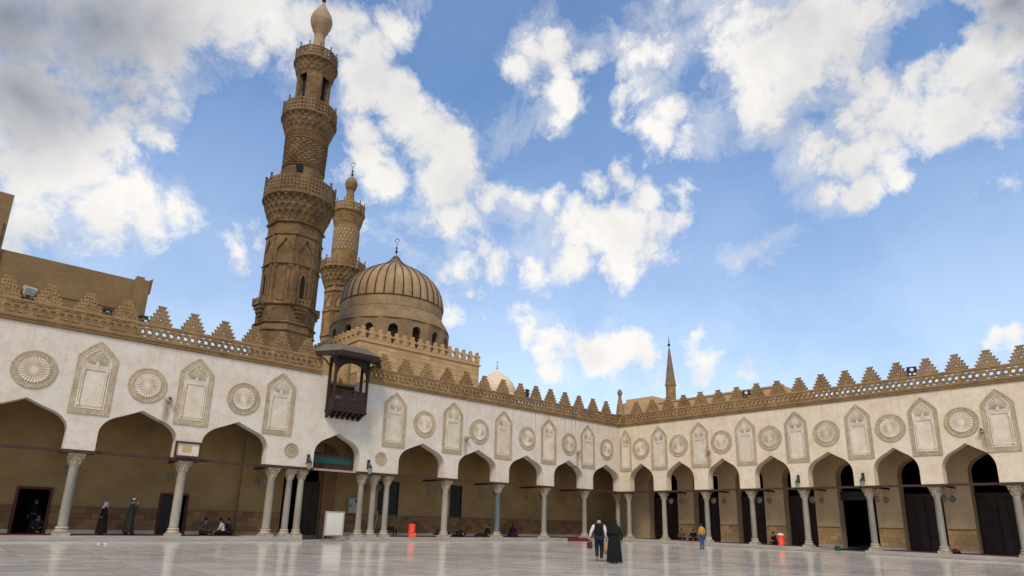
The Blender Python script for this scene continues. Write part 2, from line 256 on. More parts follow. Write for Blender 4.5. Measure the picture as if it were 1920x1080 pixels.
M_RED = material('red_carpet_pile', (.14,.012,.014), (.09,.008,.010), 2.5, .95, .3, 60)
M_GREENC = material('green_cloth', (.03,.12,.085), (.02,.09,.065), 2, .85, .1)
M_WHITE = material('white_board', (.62,.60,.55), (.56,.53,.48), 1, .5, 0)
M_STEEL = material('steel', (.42,.42,.40), (.34,.34,.32), 5, .35, 0, metal=.6)
M_GREYBOX = material('grey_enamel', (.34,.36,.36), (.29,.31,.31), 2, .5, 0)
M_ORANGE = material('orange_plastic', (.85,.075,.030), (.74,.055,.022), 3, .4, 0, spec=.5)
M_WPLAST = material('white_plastic', (.72,.70,.66), (.66,.64,.6), 3, .45, 0)
M_BGBROWN = material('brown_render', (.235,.155,.077), (.18,.115,.055), .5, .9, .2, 10, fine=.12)
M_BGTAN = material('tan_render', (.52,.35,.20), (.44,.29,.16), .5, .9, .1, 8)
M_PENCIL = material('grey_brown_minaret', (.20,.15,.11), (.15,.11,.08), .6, .85, .2, 8, fine=.1)
M_GROUND = material('dusty_ground', (.30,.25,.19), (.24,.20,.15), .2, .95, .1, 4)
M_SKIN = material('skin_tone', (.30,.165,.10), (.27,.145,.085), 6, .6, 0)
def cloth(name, c): return material(name, c, tuple(x*.72 for x in c), 7, .9, .35, 14)

def marble_floor():
    mt = bpy.data.materials.new('polished_marble'); mt.use_nodes = True; t = mt.node_tree; t.nodes.clear(); ln = t.links.new
    out = t.nodes.new('ShaderNodeOutputMaterial'); b = t.nodes.new('ShaderNodeBsdfPrincipled'); ln(b.outputs[0], out.inputs[0])
    g = t.nodes.new('ShaderNodeNewGeometry')
    sn = t.nodes.new('ShaderNodeVectorMath'); sn.operation = 'SNAP'; ln(g.outputs['Position'], sn.inputs[0]); sn.inputs[1].default_value = (SLX, SLY, 50)
    wn = t.nodes.new('ShaderNodeTexWhiteNoise'); wn.noise_dimensions = '3D'; ln(sn.outputs[0], wn.inputs[0])
    off = t.nodes.new('ShaderNodeVectorMath'); off.operation = 'SCALE'; ln(wn.outputs['Color'], off.inputs[0]); off.inputs['Scale'].default_value = 20
    ad = t.nodes.new('ShaderNodeVectorMath'); ad.operation = 'ADD'; ln(g.outputs['Position'], ad.inputs[0]); ln(off.outputs[0], ad.inputs[1])
    mp = t.nodes.new('ShaderNodeMapping'); ln(ad.outputs[0], mp.inputs[0]); mp.inputs['Scale'].default_value = (.8,3.2,1); mp.inputs['Rotation'].default_value = (0,0,R(20))
    n = t.nodes.new('ShaderNodeTexNoise'); ln(mp.outputs[0], n.inputs[0]); n.inputs['Scale'].default_value = 1.4; n.inputs['Detail'].default_value = 8; n.inputs['Roughness'].default_value = .68; n.inputs['Distortion'].default_value = .6
    cr = t.nodes.new('ShaderNodeValToRGB'); ln(n.outputs[0], cr.inputs[0]); e = cr.color_ramp.elements
    e[0].position = .25; e[0].color = (.41,.38,.34,1); e[1].position = .75; e[1].color = (.76,.71,.64,1)
    x = e.new(.45); x.color = (.67,.62,.555,1)
    n4 = t.nodes.new('ShaderNodeTexNoise'); ln(g.outputs['Position'], n4.inputs[0]); n4.inputs['Scale'].default_value = .22; n4.inputs['Detail'].default_value = 5
    sc = t.nodes.new('ShaderNodeMapRange'); ln(wn.outputs['Value'], sc.inputs[0]); sc.inputs[3].default_value = .83; sc.inputs[4].default_value = 1.06
    s4 = t.nodes.new('ShaderNodeMapRange'); ln(n4.outputs[0], s4.inputs[0]); s4.inputs[1].default_value = .3; s4.inputs[2].default_value = .7; s4.inputs[3].default_value = .82; s4.inputs[4].default_value = 1.08
    mm = t.nodes.new('ShaderNodeMath'); mm.operation = 'MULTIPLY'; ln(sc.outputs[0], mm.inputs[0]); ln(s4.outputs[0], mm.inputs[1])
    vm = t.nodes.new('ShaderNodeVectorMath'); vm.operation = 'SCALE'; ln(cr.outputs[0], vm.inputs[0]); ln(mm.outputs[0], vm.inputs['Scale'])
    ln(vm.outputs[0], b.inputs['Base Color'])
    rr = t.nodes.new('ShaderNodeMapRange'); ln(n.outputs[0], rr.inputs[0]); rr.inputs[3].default_value = .08; rr.inputs[4].default_value = .19
    ln(rr.outputs[0], b.inputs['Roughness']); b.inputs['Specular IOR Level'].default_value = .5
    n5 = t.nodes.new('ShaderNodeTexNoise'); ln(mp.outputs[0], n5.inputs[0]); n5.inputs['Scale'].default_value = 3; n5.inputs['Detail'].default_value = 3
    bp = t.nodes.new('ShaderNodeBump'); ln(n5.outputs[0], bp.inputs['Height']); bp.inputs['Strength'].default_value = .06; bp.inputs['Distance'].default_value = .01; ln(bp.outputs[0], b.inputs['Normal'])
    return mt
SLX, SLY = 1.05, .70
M_FLOOR = marble_floor()
M_JOINT = material('slab_joint', (.10,.095,.085), None, 3, .9, 0)

# ------------------------------------------------------------------ helpers
def finish(name, me, mt, parent=None, loc=None, rot=None, smooth=False):
    o = bpy.data.objects.new(name, me); COL.objects.link(o)
    if mt is not None and not me.materials: me.materials.append(mt)
    if parent is not None: o.parent = parent
    if loc is not None: o.location = loc
    if rot is not None: o.rotation_euler = rot
    if smooth:
        for p in me.polygons: p.use_smooth = True
    return o
def tag(o, label, cat, group=None):
    o['label'] = label; o['category'] = cat
    if group: o['group'] = group
    return o
def struct(o): o['kind'] = 'structure'; return o
def empty(name, loc=(0,0,0), rz=0, parent=None):
    o = bpy.data.objects.new(name, None); COL.objects.link(o); o.location = loc; o.rotation_euler = (0,0,rz)
    o.empty_display_size = .2
    if parent is not None: o.parent = parent
    return o
class MB:
    """collects vertices and faces of one mesh"""
    def __init__(s): s.v = []; s.f = []
    def add(s, vs, fs):
        k = len(s.v); s.v += [tuple(p) for p in vs]; s.f += [tuple(i+k for i in f) for f in fs]; return s
    def box(s, x0, x1, y0, y1, z0, z1):
        return s.add([(x0,y0,z0),(x1,y0,z0),(x1,y1,z0),(x0,y1,z0),(x0,y0,z1),(x1,y0,z1),(x1,y1,z1),(x0,y1,z1)],
                     [(0,3,2,1),(4,5,6,7),(0,1,5,4),(1,2,6,5),(2,3,7,6),(3,0,4,7)])
    def bev(s, x0, x1, y0, y1, z0, z1, b=.01):
        """box with chamfered front (-y) edges"""
        v = [(x0,y0+b,z0),(x1,y0+b,z0),(x1,y0+b,z1),(x0,y0+b,z1),(x0+b,y0,z0+b),(x1-b,y0,z0+b),(x1-b,y0,z1-b),(x0+b,y0,z1-b),(x0,y1,z0),(x1,y1,z0),(x1,y1,z1),(x0,y1,z1)]
        return s.add(v, [(4,5,6,7),(0,1,5,4),(1,2,6,5),(2,3,7,6),(3,0,4,7),(0,8,9,1),(1,9,10,2),(2,10,11,3),(3,11,8,0),(9,8,11,10)])
    def lathe(s, prof, n=24, c=(0,0), cap=True, a0=0., sx=1., sy=1.):
        k = len(s.v); m = len(prof)
        for r, z in prof:
            for i in range(n):
                a = a0+2*math.pi*i/n; s.v.append((c[0]+r*sx*math.cos(a), c[1]+r*sy*math.sin(a), z))
        for j in range(m-1):
            for i in range(n):
                i2 = (i+1) % n; s.f.append((k+j*n+i, k+j*n+i2, k+(j+1)*n+i2, k+(j+1)*n+i))
        if cap:
            s.f.append(tuple(k+i for i in reversed(range(n)))); s.f.append(tuple(k+(m-1)*n+i for i in range(n)))
        return s
    def tube(s, pts, r, n=8):
        pts = [Vector(p) for p in pts]; k = len(s.v); rs = r if isinstance(r, (list, tuple)) else [r]*len(pts)
        for i, p in enumerate(pts):
            d = (pts[min(i+1, len(pts)-1)]-pts[max(i-1, 0)]).normalized()
            a = d.cross(Vector((0,0,1)) if abs(d.z) < .9 else Vector((1,0,0))).normalized(); b = d.cross(a)
            for j in range(n):
                t = 2*math.pi*j/n; s.v.append(tuple(p+(a*math.cos(t)+b*math.sin(t))*rs[i]))
        for i in range(len(pts)-1):
            for j in range(n):
                j2 = (j+1) % n; s.f.append((k+i*n+j, k+i*n+j2, k+(i+1)*n+j2, k+(i+1)*n+j))
        s.f.append(tuple(k+j for j in reversed(range(n)))); s.f.append(tuple(k+(len(pts)-1)*n+j for j in range(n)))
        return s
    def plate(s, loops, y0, y1):
        """outline (first loop) with holes in the xz plane, thick from y0 (front) to y1"""
        flat = [p for l in loops for p in l]; n = len(flat); k = len(s.v)
        tri = tessellate_polygon([[Vector((p[0], p[1], 0)) for p in l] for l in loops])
        s.v += [(p[0], y0, p[1]) for p in flat]+[(p[0], y1, p[1]) for p in flat]
        for a, b, c in tri:
            A, B, C_ = flat[a], flat[b], flat[c]
            if (B[0]-A[0])*(C_[1]-A[1])-(B[1]-A[1])*(C_[0]-A[0]) < 0: b, c = c, b
            s.f.append((k+a, k+b, k+c)); s.f.append((k+n+a, k+n+c, k+n+b))
        o = 0
        for li, l in enumerate(loops):
            m = len(l); ar = sum(l[i][0]*l[(i+1) % m][1]-l[(i+1) % m][0]*l[i][1] for i in range(m))
            ccw = (ar > 0) == (li == 0)
            for i in range(m):
                a, b = o+i, o+(i+1) % m
                s.f.append((k+a, k+n+a, k+n+b, k+b) if ccw else (k+a, k+b, k+n+b, k+n+a))
            o += m
        return s
    def polar(s, fn, nt_, zs, c=(0,0), a0=0., a1=2*math.pi):
        """surface r = fn(angle, z) around a vertical axis"""
        k = len(s.v); full = abs(a1-a0-2*math.pi) < 1e-6; cnt = nt_ if full else nt_+1
        for z in zs:
            for i in range(cnt):
                a = a0+(a1-a0)*i/nt_; r = fn(a, z); s.v.append((c[0]+r*math.cos(a), c[1]+r*math.sin(a), z))
        for j in range(len(zs)-1):
            for i in range(nt_):
                i2 = (i+1) % cnt if full else i+1
                s.f.append((k+j*cnt+i, k+j*cnt+i2, k+(j+1)*cnt+i2, k+(j+1)*cnt+i))
        return s
    def ball(s, c, r, n=10, sz=1.):
        prof = [(max(r*math.sin(math.pi*i/n), 1e-4), -r*sz*math.cos(math.pi*i/n)) for i in range(n+1)]
        k = len(s.v); s.lathe(prof, n, cap=False)
        for i in range(k, len(s.v)): x, y, z = s.v[i]; s.v[i] = (x+c[0], y+c[1], z+c[2])
        return s
    def xf(s, mtx, k=0):
        for i in range(k, len(s.v)): s.v[i] = tuple(mtx @ Vector(s.v[i]))
        return s
    def mesh(s, name, mt=None):
        me = bpy.data.meshes.new(name); me.from_pydata(s.v, [], s.f); me.update()
        if mt is not None: me.materials.append(mt)
        return me
    def build(s, name, mt, parent=None, loc=None, rot=None, smooth=False):
        return finish(name, s.mesh(name), mt, parent, loc, rot, smooth)
def ngon(cx, cz, r, n, a0=0., r2=None):
    k = n*2 if r2 else n
    return [(cx+(r if (r2 is None or i % 2 == 0) else r2)*math.cos(a0+2*math.pi*i/k), cz+(r if (r2 is None or i % 2 == 0) else r2)*math.sin(a0+2*math.pi*i/k)) for i in range(k)]
ORD = ['first','second','third','fourth','fifth','sixth','seventh','eighth','ninth','tenth','eleventh','twelfth','thirteenth','fourteenth']

# ------------------------------------------------------------------ ground and courtyard floor
SLOPE = .005; FZ = -.06
def floor_z(y): return FZ+SLOPE*y
g = MB(); g.box(-1500, 1500, -1500, 1500, -2.5, -2.0); struct(g.build('ground', M_GROUND))
TILT = math.atan(SLOPE)
fl = MB(); fl.box(-64, -.13, -62, -.13, -.4, -.006); court = struct(fl.build('courtyard_floor', M_JOINT, None, (0,0,FZ), (TILT,0,0)))
# paving slabs: the ones that show largest are objects, the rest one mesh
cells = []
cpos = Vector((-45.55,-36.75,1.22))
for i in range(-60, 0):
    for j in range(-88, 0):
        x0 = i*SLX; y0 = j*SLY; cx, cy = x0+SLX/2, y0+SLY/2
        if x0+SLX > -.14 or y0+SLY > -.14: continue
        d = Vector((cx, cy, floor_z(cy)))-cpos
        dep = d.dot(fw); u = d.dot(rt2)/dep if dep > .1 else 9; v = d.dot(up2)/dep if dep > .1 else 9
        vis = dep > .1 and abs(u) < .80 and v > -(1085-655)/1205.6
        cells.append((0 if vis else 1, d.length, x0, y0))
cells.sort()
slab_me = MB().add([(0.004,.004,-.02),(SLX-.004,.004,-.02),(SLX-.004,SLY-.004,-.02),(.004,SLY-.004,-.02),(.010,.010,0),(SLX-.010,.010,0),(SLX-.010,SLY-.010,0),(.010,SLY-.010,0)],[(4,5,6,7),(0,1,5,4),(1,2,6,5),(2,3,7,6),(3,0,4,7)]).mesh('paving_slab', M_FLOOR)
rest_mb = MB()
for k, (vis, d, x0, y0) in enumerate(cells):
    if k < 300:
        o = bpy.data.objects.new('paving_slab', slab_me); COL.objects.link(o); o.parent = court; o.location = (x0, y0, random.uniform(-.0012,.0012))
        o.rotation_euler = (random.uniform(-.0012,.0012), random.uniform(-.0008,.0008), 0)
    else:
        dz = random.uniform(-.001,.001)
        rest_mb.add([(x0+.009,y0+.009,dz),(x0+SLX-.009,y0+.009,dz),(x0+SLX-.009,y0+SLY-.009,dz),(x0+.009,y0+SLY-.009,dz)],[(0,1,2,3)])
o = rest_mb.build('paving_slabs', M_FLOOR, court); o['kind'] = 'stuff'

# ------------------------------------------------------------------ the two arcades
ZB, ZK, ZA_L, ZA_R, TH, DEP = 4.09, 9.74, 6.29, 6.43, .72, 3.5
ARCHF = [(0,0),(.012,.10),(.035,.20),(.07,.295),(.13,.40),(.20,.49),(.29,.575),(.39,.64),(.6,.755),(.8,.875),(1,1)]
def arch_pts(u0, u1, za, zs=5.0):
    """points of an opening, from its lower left corner over the keel point to its lower right"""
    h = (u1-u0)/2; pts = [(u0, ZB)]
    pts += [(u0+h*p, zs+(za-zs)*f) for p, f in ARCHF]
    pts += [(u1-h*p, zs+(za-zs)*f) for p, f in reversed(ARCHF[:-1])]
    return pts+[(u1, ZB)]
# shared meshes ---------------------------------------------------------------
def parapet_panel_mesh():
    w, h, s = 1.05, .70, .35
    loops = [[(0,0),(w,0),(w,h),(0,h)]]
    for i in range(3):
        cx = s*(i+.5)
        loops.append(ngon(cx, .35, .145, 6, math.pi/2, .075) if i == 0 else ngon(cx, .35, .118, 6, 0))
    for i in range(3):
        cx = s*(i+1) if i < 2 else None
        if cx is None: continue
        loops.append([(cx-.07,.545),(cx+.07,.545),(cx+.11,.62),(cx-.11,.62)])
        loops.append([(cx-.11,.08),(cx+.11,.08),(cx+.07,.155),(cx-.07,.155)])
    for cx in (.175,.525,.875):
        loops.append([(cx-.06,.60),(cx,.545),(cx+.06,.60)]); loops.append([(cx-.06,.10),(cx+.06,.10),(cx,.155)])
    m = MB().plate(loops, -.075, .085)
    # raised interlace around the holes
    for i in range(3):
        cx = s*(i+.5)
        m.plate([ngon(cx, .35, .175, 6, 0), ngon(cx, .35, .150, 6, 0)], -.092, -.07)
    return m.mesh('parapet_panel', M_STONE2)
PARAPET_ME = parapet_panel_mesh()
def merlon_mesh(seed):
    rnd = random.Random(seed)
    st = [(.55,.65,0,.205),(.455,.545,.205,.41),(.345,.44,.41,.615),(.235,.325,.615,.82),(.13,.225,.82,1.03)]
    rgt = [p for b, t, z0, z1 in st for p in ((b, z0), (t, z1))]
    out = rgt+[(-x, z) for x, z in reversed(rgt)]
    out = [(x+rnd.uniform(-.02,.014)*(1 if x > 0 else -1), z+rnd.uniform(-.014,.010)*(z > 0)) for x, z in out]
    H = [ngon(0,.30,.055,6)]
    H += [ngon(.115*math.cos(R(60*k+30)), .30+.115*math.sin(R(60*k+30)), .045, 4, R(60*k+30), .02) for k in range(6)]
    H += [ngon(x, .115, .04, 4, 0) for x in (-.44,-.3,-.16,.16,.3,.44)]
    H += [ngon(x, .30, .045, 4, 0) for x in (-.36,-.24,.24,.36)]
    H += [ngon(x, .50, .045, 5, R(90)) for x in (-.26,-.13,.13,.26)]+[ngon(0,.55,.04,4)]
    H += [ngon(x, .70, .042, 6) for x in (-.12,0,.12)]+[ngon(x,.90,.033,6) for x in (-.06,.06)]
    return MB().plate([out]+H, -.05, .09).mesh('merlon', M_STONE2)
MERLONS = [merlon_mesh(i) for i in range(9)]
def pent(w, z0, zs, za): return [(-w, z0), (w, z0), (w, zs), (w*.55, zs+(za-zs)*.52), (0, za), (-w*.55, zs+(za-zs)*.52), (-w, zs)]
def niche_meshes(k):
    fr = MB().plate([pent(.84*k,5.82,8.62,9.43), pent(.60*k,6.08,8.50,9.10)], -.035, .01)
    fr.plate([pent(.855*k,5.805,8.63,9.455), pent(.815*k,5.845,8.605,9.40)], -.048, -.02)
    mo = MB().plate([pent(.61*k,6.07,8.51,9.115), pent(.55*k,6.13,8.47,9.04)], -.05, .01)
    pa = MB().box(-.43*k,.43*k,-.018,.01,6.20,7.98)
    sill = MB(); sill.box(-.545*k,.545*k,-.055,.01,7.985,8.10); sill.box(-.56*k,.56*k,-.065,.01,8.10,8.15)
    hood = MB(); cx, cz = 0, 8.22
    hood.plate([pent(.55*k,8.15,8.46,9.03)], -.012, .01)
    for i in range(15):           # ribs of the shell hood
        a = R(20+140*i/14); L = .46*k+.27*max(0, math.sin(a))**3
        d = Vector((math.cos(a), 0, math.sin(a))); e = Vector((-d.z, 0, d.x))
        p0, p1 = Vector((cx,-.012,cz))+d*.15, Vector((cx,-.012,cz))+d*L
        w0, w1 = .010, .036*k
        hood.add([p0-e*w0, p0+e*w0, p1+e*w1, p1-e*w1, p0-Vector((0,.04,0)), p1-Vector((0,.06,0))], [(0,3,5,4),(4,5,2,1),(3,2,5)])
    hood.plate([[(-.075,8.16),(.075,8.16),(.085,8.30),(.05,8.39),(0,8.44),(-.05,8.39),(-.085,8.30)]], -.055, -.01)
    colo = MB(); colo.lathe([(.055,6.20),(.055,6.28),(.035,6.32),(.035,7.72),(.055,7.78),(.062,7.98)], 10)
    return [x.mesh(n, mt) for n, x, mt in (('niche',fr,M_CARVE),('moulding',mo,M_STUC),('panel',pa,M_STUC),('sill',sill,M_STUC),('hood',hood,M_STUC),('colonnette',colo,M_STUC))]
NICHE = {1.: niche_meshes(1.), .95: niche_meshes(.95), .70: niche_meshes(.70)}
def place_niche(par, u, k):
    ms = NICHE[k]; n = finish('niche', ms[0], None, par, (u,0,0))
    for me, nm in zip(ms[1:5], ('moulding','panel','sill','hood')): finish(nm, me, None, n)
    for s in (-1, 1): finish('colonnette', ms[5], None, n, (s*.49*k,-.03,0))
def roundel_meshes():
    ring = MB(); n = 48
    prof = [(.60,.01),(.60,-.04),(.66,-.05),(.68,-.035),(.83,-.035),(.85,-.05),(.90,-.045),(.915,.01)]
    for j, (r, y) in enumerate(prof):
        for i in range(n): a = 2*math.pi*i/n; ring.v.append((r*math.cos(a), y, r*math.sin(a)))
    for j in range(len(prof)-1):
        for i in range(n): i2 = (i+1) % n; ring.f.append((j*n+i, j*n+i2, (j+1)*n+i2, (j+1)*n+i))
    ro = MB(); k = 0; rays = 28; n = rays*4
    rr = [.05,.13,.15,.22,.30,.40,.50,.57,.605]
    for r in rr:
        for i in range(n):
            a = 2*math.pi*i/n; q = math.cos(2*math.pi*(i % 4)/4)
            amp = 0 if r < .14 else .024*min(1,(r-.1)/.2)
            y = -.05 if r < .14 else -.05-amp*q-(.01 if r > .56 else 0)
            ro.v.append((r*math.cos(a), y, r*math.sin(a)))
    for j in range(len(rr)-1):
        for i in range(n): i2 = (i+1) % n; ro.f.append((j*n+i, j*n+i2, (j+1)*n+i2, (j+1)*n+i))
    ro.f.append(tuple(range(n)))
    return ring.mesh('roundel', M_CARVE), ro.mesh('rosette', M_STUC)
ROUND = roundel_meshes()
def place_roundel(par, u, z):
    r = finish('roundel', ROUND[0], None, par, (u,0,z)); finish('rosette', ROUND[1], None, r)
def small_roundel_mesh():
    m = MB(); n = 32; prof = [(.0,-.06),(.06,-.06),(.09,-.03),(.15,-.03),(.17,-.055),(.21,-.055),(.23,-.03),(.30,-.03),(.32,-.06),(.40,-.06),(.415,.01)]
    for r, y in prof[1:]:
        for i in range(n): a = 2*math.pi*i/n; m.v.append((r*math.cos(a), y, r*math.sin(a)))
    for j in range(len(prof)-2):
        for i in range(n): i2 = (i+1) % n; m.f.append((j*n+i, j*n+i2, (j+1)*n+i2, (j+1)*n+i))
    m.f.append(tuple(range(n)))
    return m.mesh('boss', M_CARVE)
BOSS = small_roundel_mesh()
def column_meshes():
    sh = []
    for r, mt in ((.205,M_COLM[0]),(.215,M_COLM[1]),(.195,M_COLM[0]),(.215,M_COLM[2])):
        sh.append(MB().lathe([(r*1.10,.42),(r*1.10,.46),(r*1.02,.50),(r*1.02,1.2),(r,2.0),(r*.93,3.18),(r*.98,3.22),(r*.98,3.27)], 24).mesh('shaft', mt))
    ba = MB(); ba.box(-.33,.33,-.33,.33,0,.15)
    ba.lathe([(.315,.151),(.335,.19),(.32,.235),(.275,.255),(.255,.295),(.275,.325),(.285,.36),(.265,.40),(.225,.425)], 24)
    ca = MB()
    def bell(a, z):
        t = max(0,(z-3.25)/.55); r = .205+.03*t+.15*t**2.2
        return r+.028*math.sin(math.pi*min(1,t*1.25))*abs(math.cos(4*a))+.02*(math.cos(16*a) > .2)*(t > .08)
    ca.polar(bell, 48, [3.24+.55*i/12 for i in range(13)])
    for lev, (z0, z1, rr) in enumerate(((3.27,3.52,.27),(3.42,3.68,.315))):   # two rows of leaves
        for i in range(8):
            a = 2*math.pi*(i+.5*lev)/8; d = Vector((math.cos(a), math.sin(a), 0)); e = Vector((-d.y, d.x, 0))
            b = d*.205; ca.add([b-e*.06+Vector((0,0,z0)), b+e*.06+Vector((0,0,z0)), d*(rr-.03)+e*.075+Vector((0,0,z1-.05)), d*(rr-.03)-e*.075+Vector((0,0,z1-.05)), d*(rr+.035)+Vector((0,0,z1)), d*(rr+.05)+Vector((0,0,z1-.06))],
                               [(0,1,2,3),(3,2,4),(3,4,5),(4,2,5),(0,3,5),(1,5,2),(0,5,1)])
    for sx in (-1,1):
        for sy in (-1,1): ca.ball((sx*.275, sy*.275, 3.70), .06, 8)      # corner volutes
    ca.box(-.355,.355,-.355,.355,3.775,3.87)
    return sh, ba.mesh('base', M_BASE), ca.mesh('capital', M_CAP)
SHAFT, CBASE, CCAP = column_meshes()
for me in SHAFT: 
    for p in me.polygons: p.use_smooth = True
def place_column(par, u, depth, z0, kind, sc=1.):
    """column standing from z0 up to the impost at 3.9"""
    h = (3.93-z0)/3.87
    c = empty('column', (u, depth, z0), 0, par); c.scale = (sc, sc, h)
    finish('base', CBASE, None, c); finish('shaft', SHAFT[kind], None, c); finish('capital', CCAP, None, c)
    return c
DADO_ME = {}
def dado_block(par, x0, x1, y, z0, z1, mi):
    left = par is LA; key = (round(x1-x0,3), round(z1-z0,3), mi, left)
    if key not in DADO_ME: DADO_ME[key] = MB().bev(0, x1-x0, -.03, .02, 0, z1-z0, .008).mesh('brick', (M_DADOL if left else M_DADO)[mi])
    finish('brick', DADO_ME[key], None, par, (x0+.004, y-.004+random.uniform(-.004,.003), z0+.004))
def dado(par, x0, x1, y, z0, z1, courses=4, w=.66):
    ch = (z1-z0)/courses
    for c in range(courses):
        n = max(1, round((x1-x0)/w)); bw = (x1-x0)/n; x = x0
        k = 0; first = bw*.5 if c % 2 and n > 1 else bw
        while x < x1-.02:
            wd = first if k == 0 else bw
            wd = min(wd, x1-x); dado_block(par, x, x+wd-.008, y, z0+c*ch, z0+(c+1)*ch-.008, random.choice((0,0,1,1,2))); x += wd; k += 1

def facade(par, u0, u1, openings, za, mt, gap=None):
    out = [(u0, ZB)]
    for a, b in openings: out += arch_pts(a, b, za)
    out += [(u1, ZB), (u1, ZK)]
    if gap: out += [(gap[1], ZK), (gap[1], 8.62), (gap[0], 8.62), (gap[0], ZK)]
    out += [(u0, ZK)]
    return MB().plate([out], 0, TH).build('wall', mt, par)
def topping(par, segs):
    for a, b in segs:
        m = MB()
        for y, z0, z1 in ((-.06,9.74,9.80),(-.10,9.80,9.86),(-.075,9.86,9.90),(-.13,9.90,9.96),(-.155,9.96,10.02)): m.box(a, b, y, TH, z0, z1)
        m.build('cornice', M_STONE2, par)
        MB().box(a, b, -.105, .115, 10.722, 10.83).build('coping', M_STONE2, par)
        n = max(1, round((b-a)/1.05)); w = (b-a)/n
        for i in range(n):
            o = finish('parapet_panel', PARAPET_ME, None, par, (a+i*w, 0, 10.021)); o.scale = ((w)/1.05, 1, 1)

# ---- left arcade (far side of the courtyard, with the portal)
LA = empty('arcade_building'); tag(LA, 'white arcade with portal and wooden balcony below the big minarets, left side of courtyard', 'arcade')
L_OPEN = [(-49.4,-45.9),(-44.65,-41.1),(-39.83,-36.3),(-35.05,-31.5),(-28.69,-25.66),(-22.81,-19.15),(-17.94,-14.42),(-13.16,-9.6),(-8.35,-4.94),(-3.69,-.2)]
facade(LA, -54, -.003, L_OPEN, ZA_L, M_PL, (-28.15,-26.05))
topping(LA, [(-54,-28.75),(-25.45,-.16)])
L_MER = [-44.5+1.635*i for i in range(10)]
L_MER = [-52.7,-51.1,-49.4,-47.8,-46.16,-44.53,-42.89,-41.26,-39.62,-37.98,-36.34,-34.72,-33.08,-31.45,-29.8]+[-24.4,-22.7,-20.95,-19.2,-17.5,-15.8,-13.94,-12.13,-10.45,-8.8,-7.09,-5.37,-3.57,-1.8]
for u in L_MER: finish('merlon', random.choice(MERLONS), None, LA, (u, 0, 10.83), (0,0,0)).scale = (random.uniform(.95,1.03),1,random.uniform(.94,1.04))
for u in (-50.0,-45.2,-40.4,-35.77,-31.1,-23.33,-18.57,-13.83,-9.01,-4.34): place_niche(LA, u, 1.)
for u in (-47.63,-42.84,-38.06,-33.18,-20.98,-16.16,-11.36,-6.62,-1.88): place_roundel(LA, u, 7.6)
for u in (-30.12,-24.17): finish('boss', BOSS, None, LA, (u,0,5.02))
TL = [(-50.05,1),(-45.27,0),(-40.49,0),(-35.70,1),(-30.93,1),(-29.86,0),(-29.16,1),(-25.19,0),(-24.31,0),(-23.34,0),(-18.66,1),(-13.89,3),(-9.08,2),(-4.40,2)]
for u, k in TL: place_column(LA, u, .36, .15, k, .88 if u in (-29.86,-29.16,-25.19,-24.31,-23.34) else 1.)
def boards(par, blocks, openings):
    for a, b in blocks: MB().box(a-.05, b+.05, -.03, TH+.03, 3.93, 4.088).build('impost_board', M_BEAM, par)
    for a, b in openings: MB().box(a+.051, b-.051, .28, .42, 3.97, 4.11).build('tie_beam', M_BEAM, par)
L_BLK = [(-45.9,-44.65),(-41.1,-39.83),(-36.3,-35.05),(-31.5,-28.69),(-25.66,-22.81),(-19.15,-17.94),(-14.42,-13.16),(-9.6,-8.35),(-4.94,-3.69)]
boards(LA, L_BLK, [o for o in L_OPEN[1:] if o[0] > -44 or o[0] < -40])
for u in (-45.27,-40.45,-35.68,-30.9,-23.6,-18.55,-13.8,-8.98,-4.3):
    MB().tube([(u,.74,4.03),(u,3.3,4.03)], [.075,.065], 8).build('lamp_beam', M_WOOD, LA)
# arcade interior: back wall, ceiling, roof, floor
LZ = .15
def wall_with_holes(par, name, u0, u1, z0, z1, holes, y0, y1, mt): return MB().plate([[(u0,z0),(u1,z0),(u1,z1),(u0,z1)]]+holes, y0, y1).build(name, mt, par)
rect = lambda a, b, c, d: [(a,c),(b,c),(b,d),(a,d)]
L_HOLES = [rect(-42.2,-40.76,.16,2.38), rect(-35.76,-34.32,.16,2.36), rect(-28.95,-26.4,.16,5.4), rect(-22.1,-20.46,1.3,3.82), rect(-15.93,-14.85,1.3,3.86)]
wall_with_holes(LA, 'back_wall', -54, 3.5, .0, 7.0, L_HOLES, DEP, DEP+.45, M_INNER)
MB().box(-31.6,-29.0,DEP-.28,DEP-.002,.0,7.0).build('pier', M_INNER, LA)
MB().box(-26.35,-25.44,DEP-.22,DEP-.002,.0,7.0).build('pier', M_DCAP, LA)
MB().box(-54,-.002,TH+.002,DEP+.45,7.0,7.2).build('ceiling', M_CEIL, LA)
for i in range(27):
    u = -53+i*2.0
    if u < -.5: MB().box(u-.08,u+.08,TH+.002,DEP-.002,6.82,6.998).build('ceiling_beam', M_WOOD, LA)
MB().box(-54,3.9,TH+.002,8.5,9.45,9.6).build('roof', M_STONE, LA)
MB().box(-54,-28.93,-.13,DEP+.44,-.45,LZ).build('plinth', M_STEP, LA)
MB().box(-25.77,.0,-.13,DEP+.44,-.45,LZ).build('plinth', M_STEP, LA)
MB().box(-28.93,-25.77,-.10,9,-.45,-.035).build('threshold', M_STEP, LA)
for a, b in ((-54,-42.24),(-40.72,-35.8),(-34.28,-31.62),(-25.4,-22.4),(-22.4,-15.9),(-15.9,-8),(-8,3.48)):
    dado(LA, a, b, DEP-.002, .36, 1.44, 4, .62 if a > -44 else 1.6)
    MB().box(a, b, DEP-.06, DEP-.001, 1.44, 1.53).build('dado_capping', M_DCAP, LA)
    MB().box(a, b, DEP-.05, DEP-.001, .15, .355).build('skirting', M_STEP, LA)
dado(LA, -31.6, -29.0, DEP-.282, .36, 1.44, 4, .65); MB().box(-31.6,-29.0,DEP-.33,DEP-.281,1.44,1.50).build('dado_capping', M_DCAP, LA)
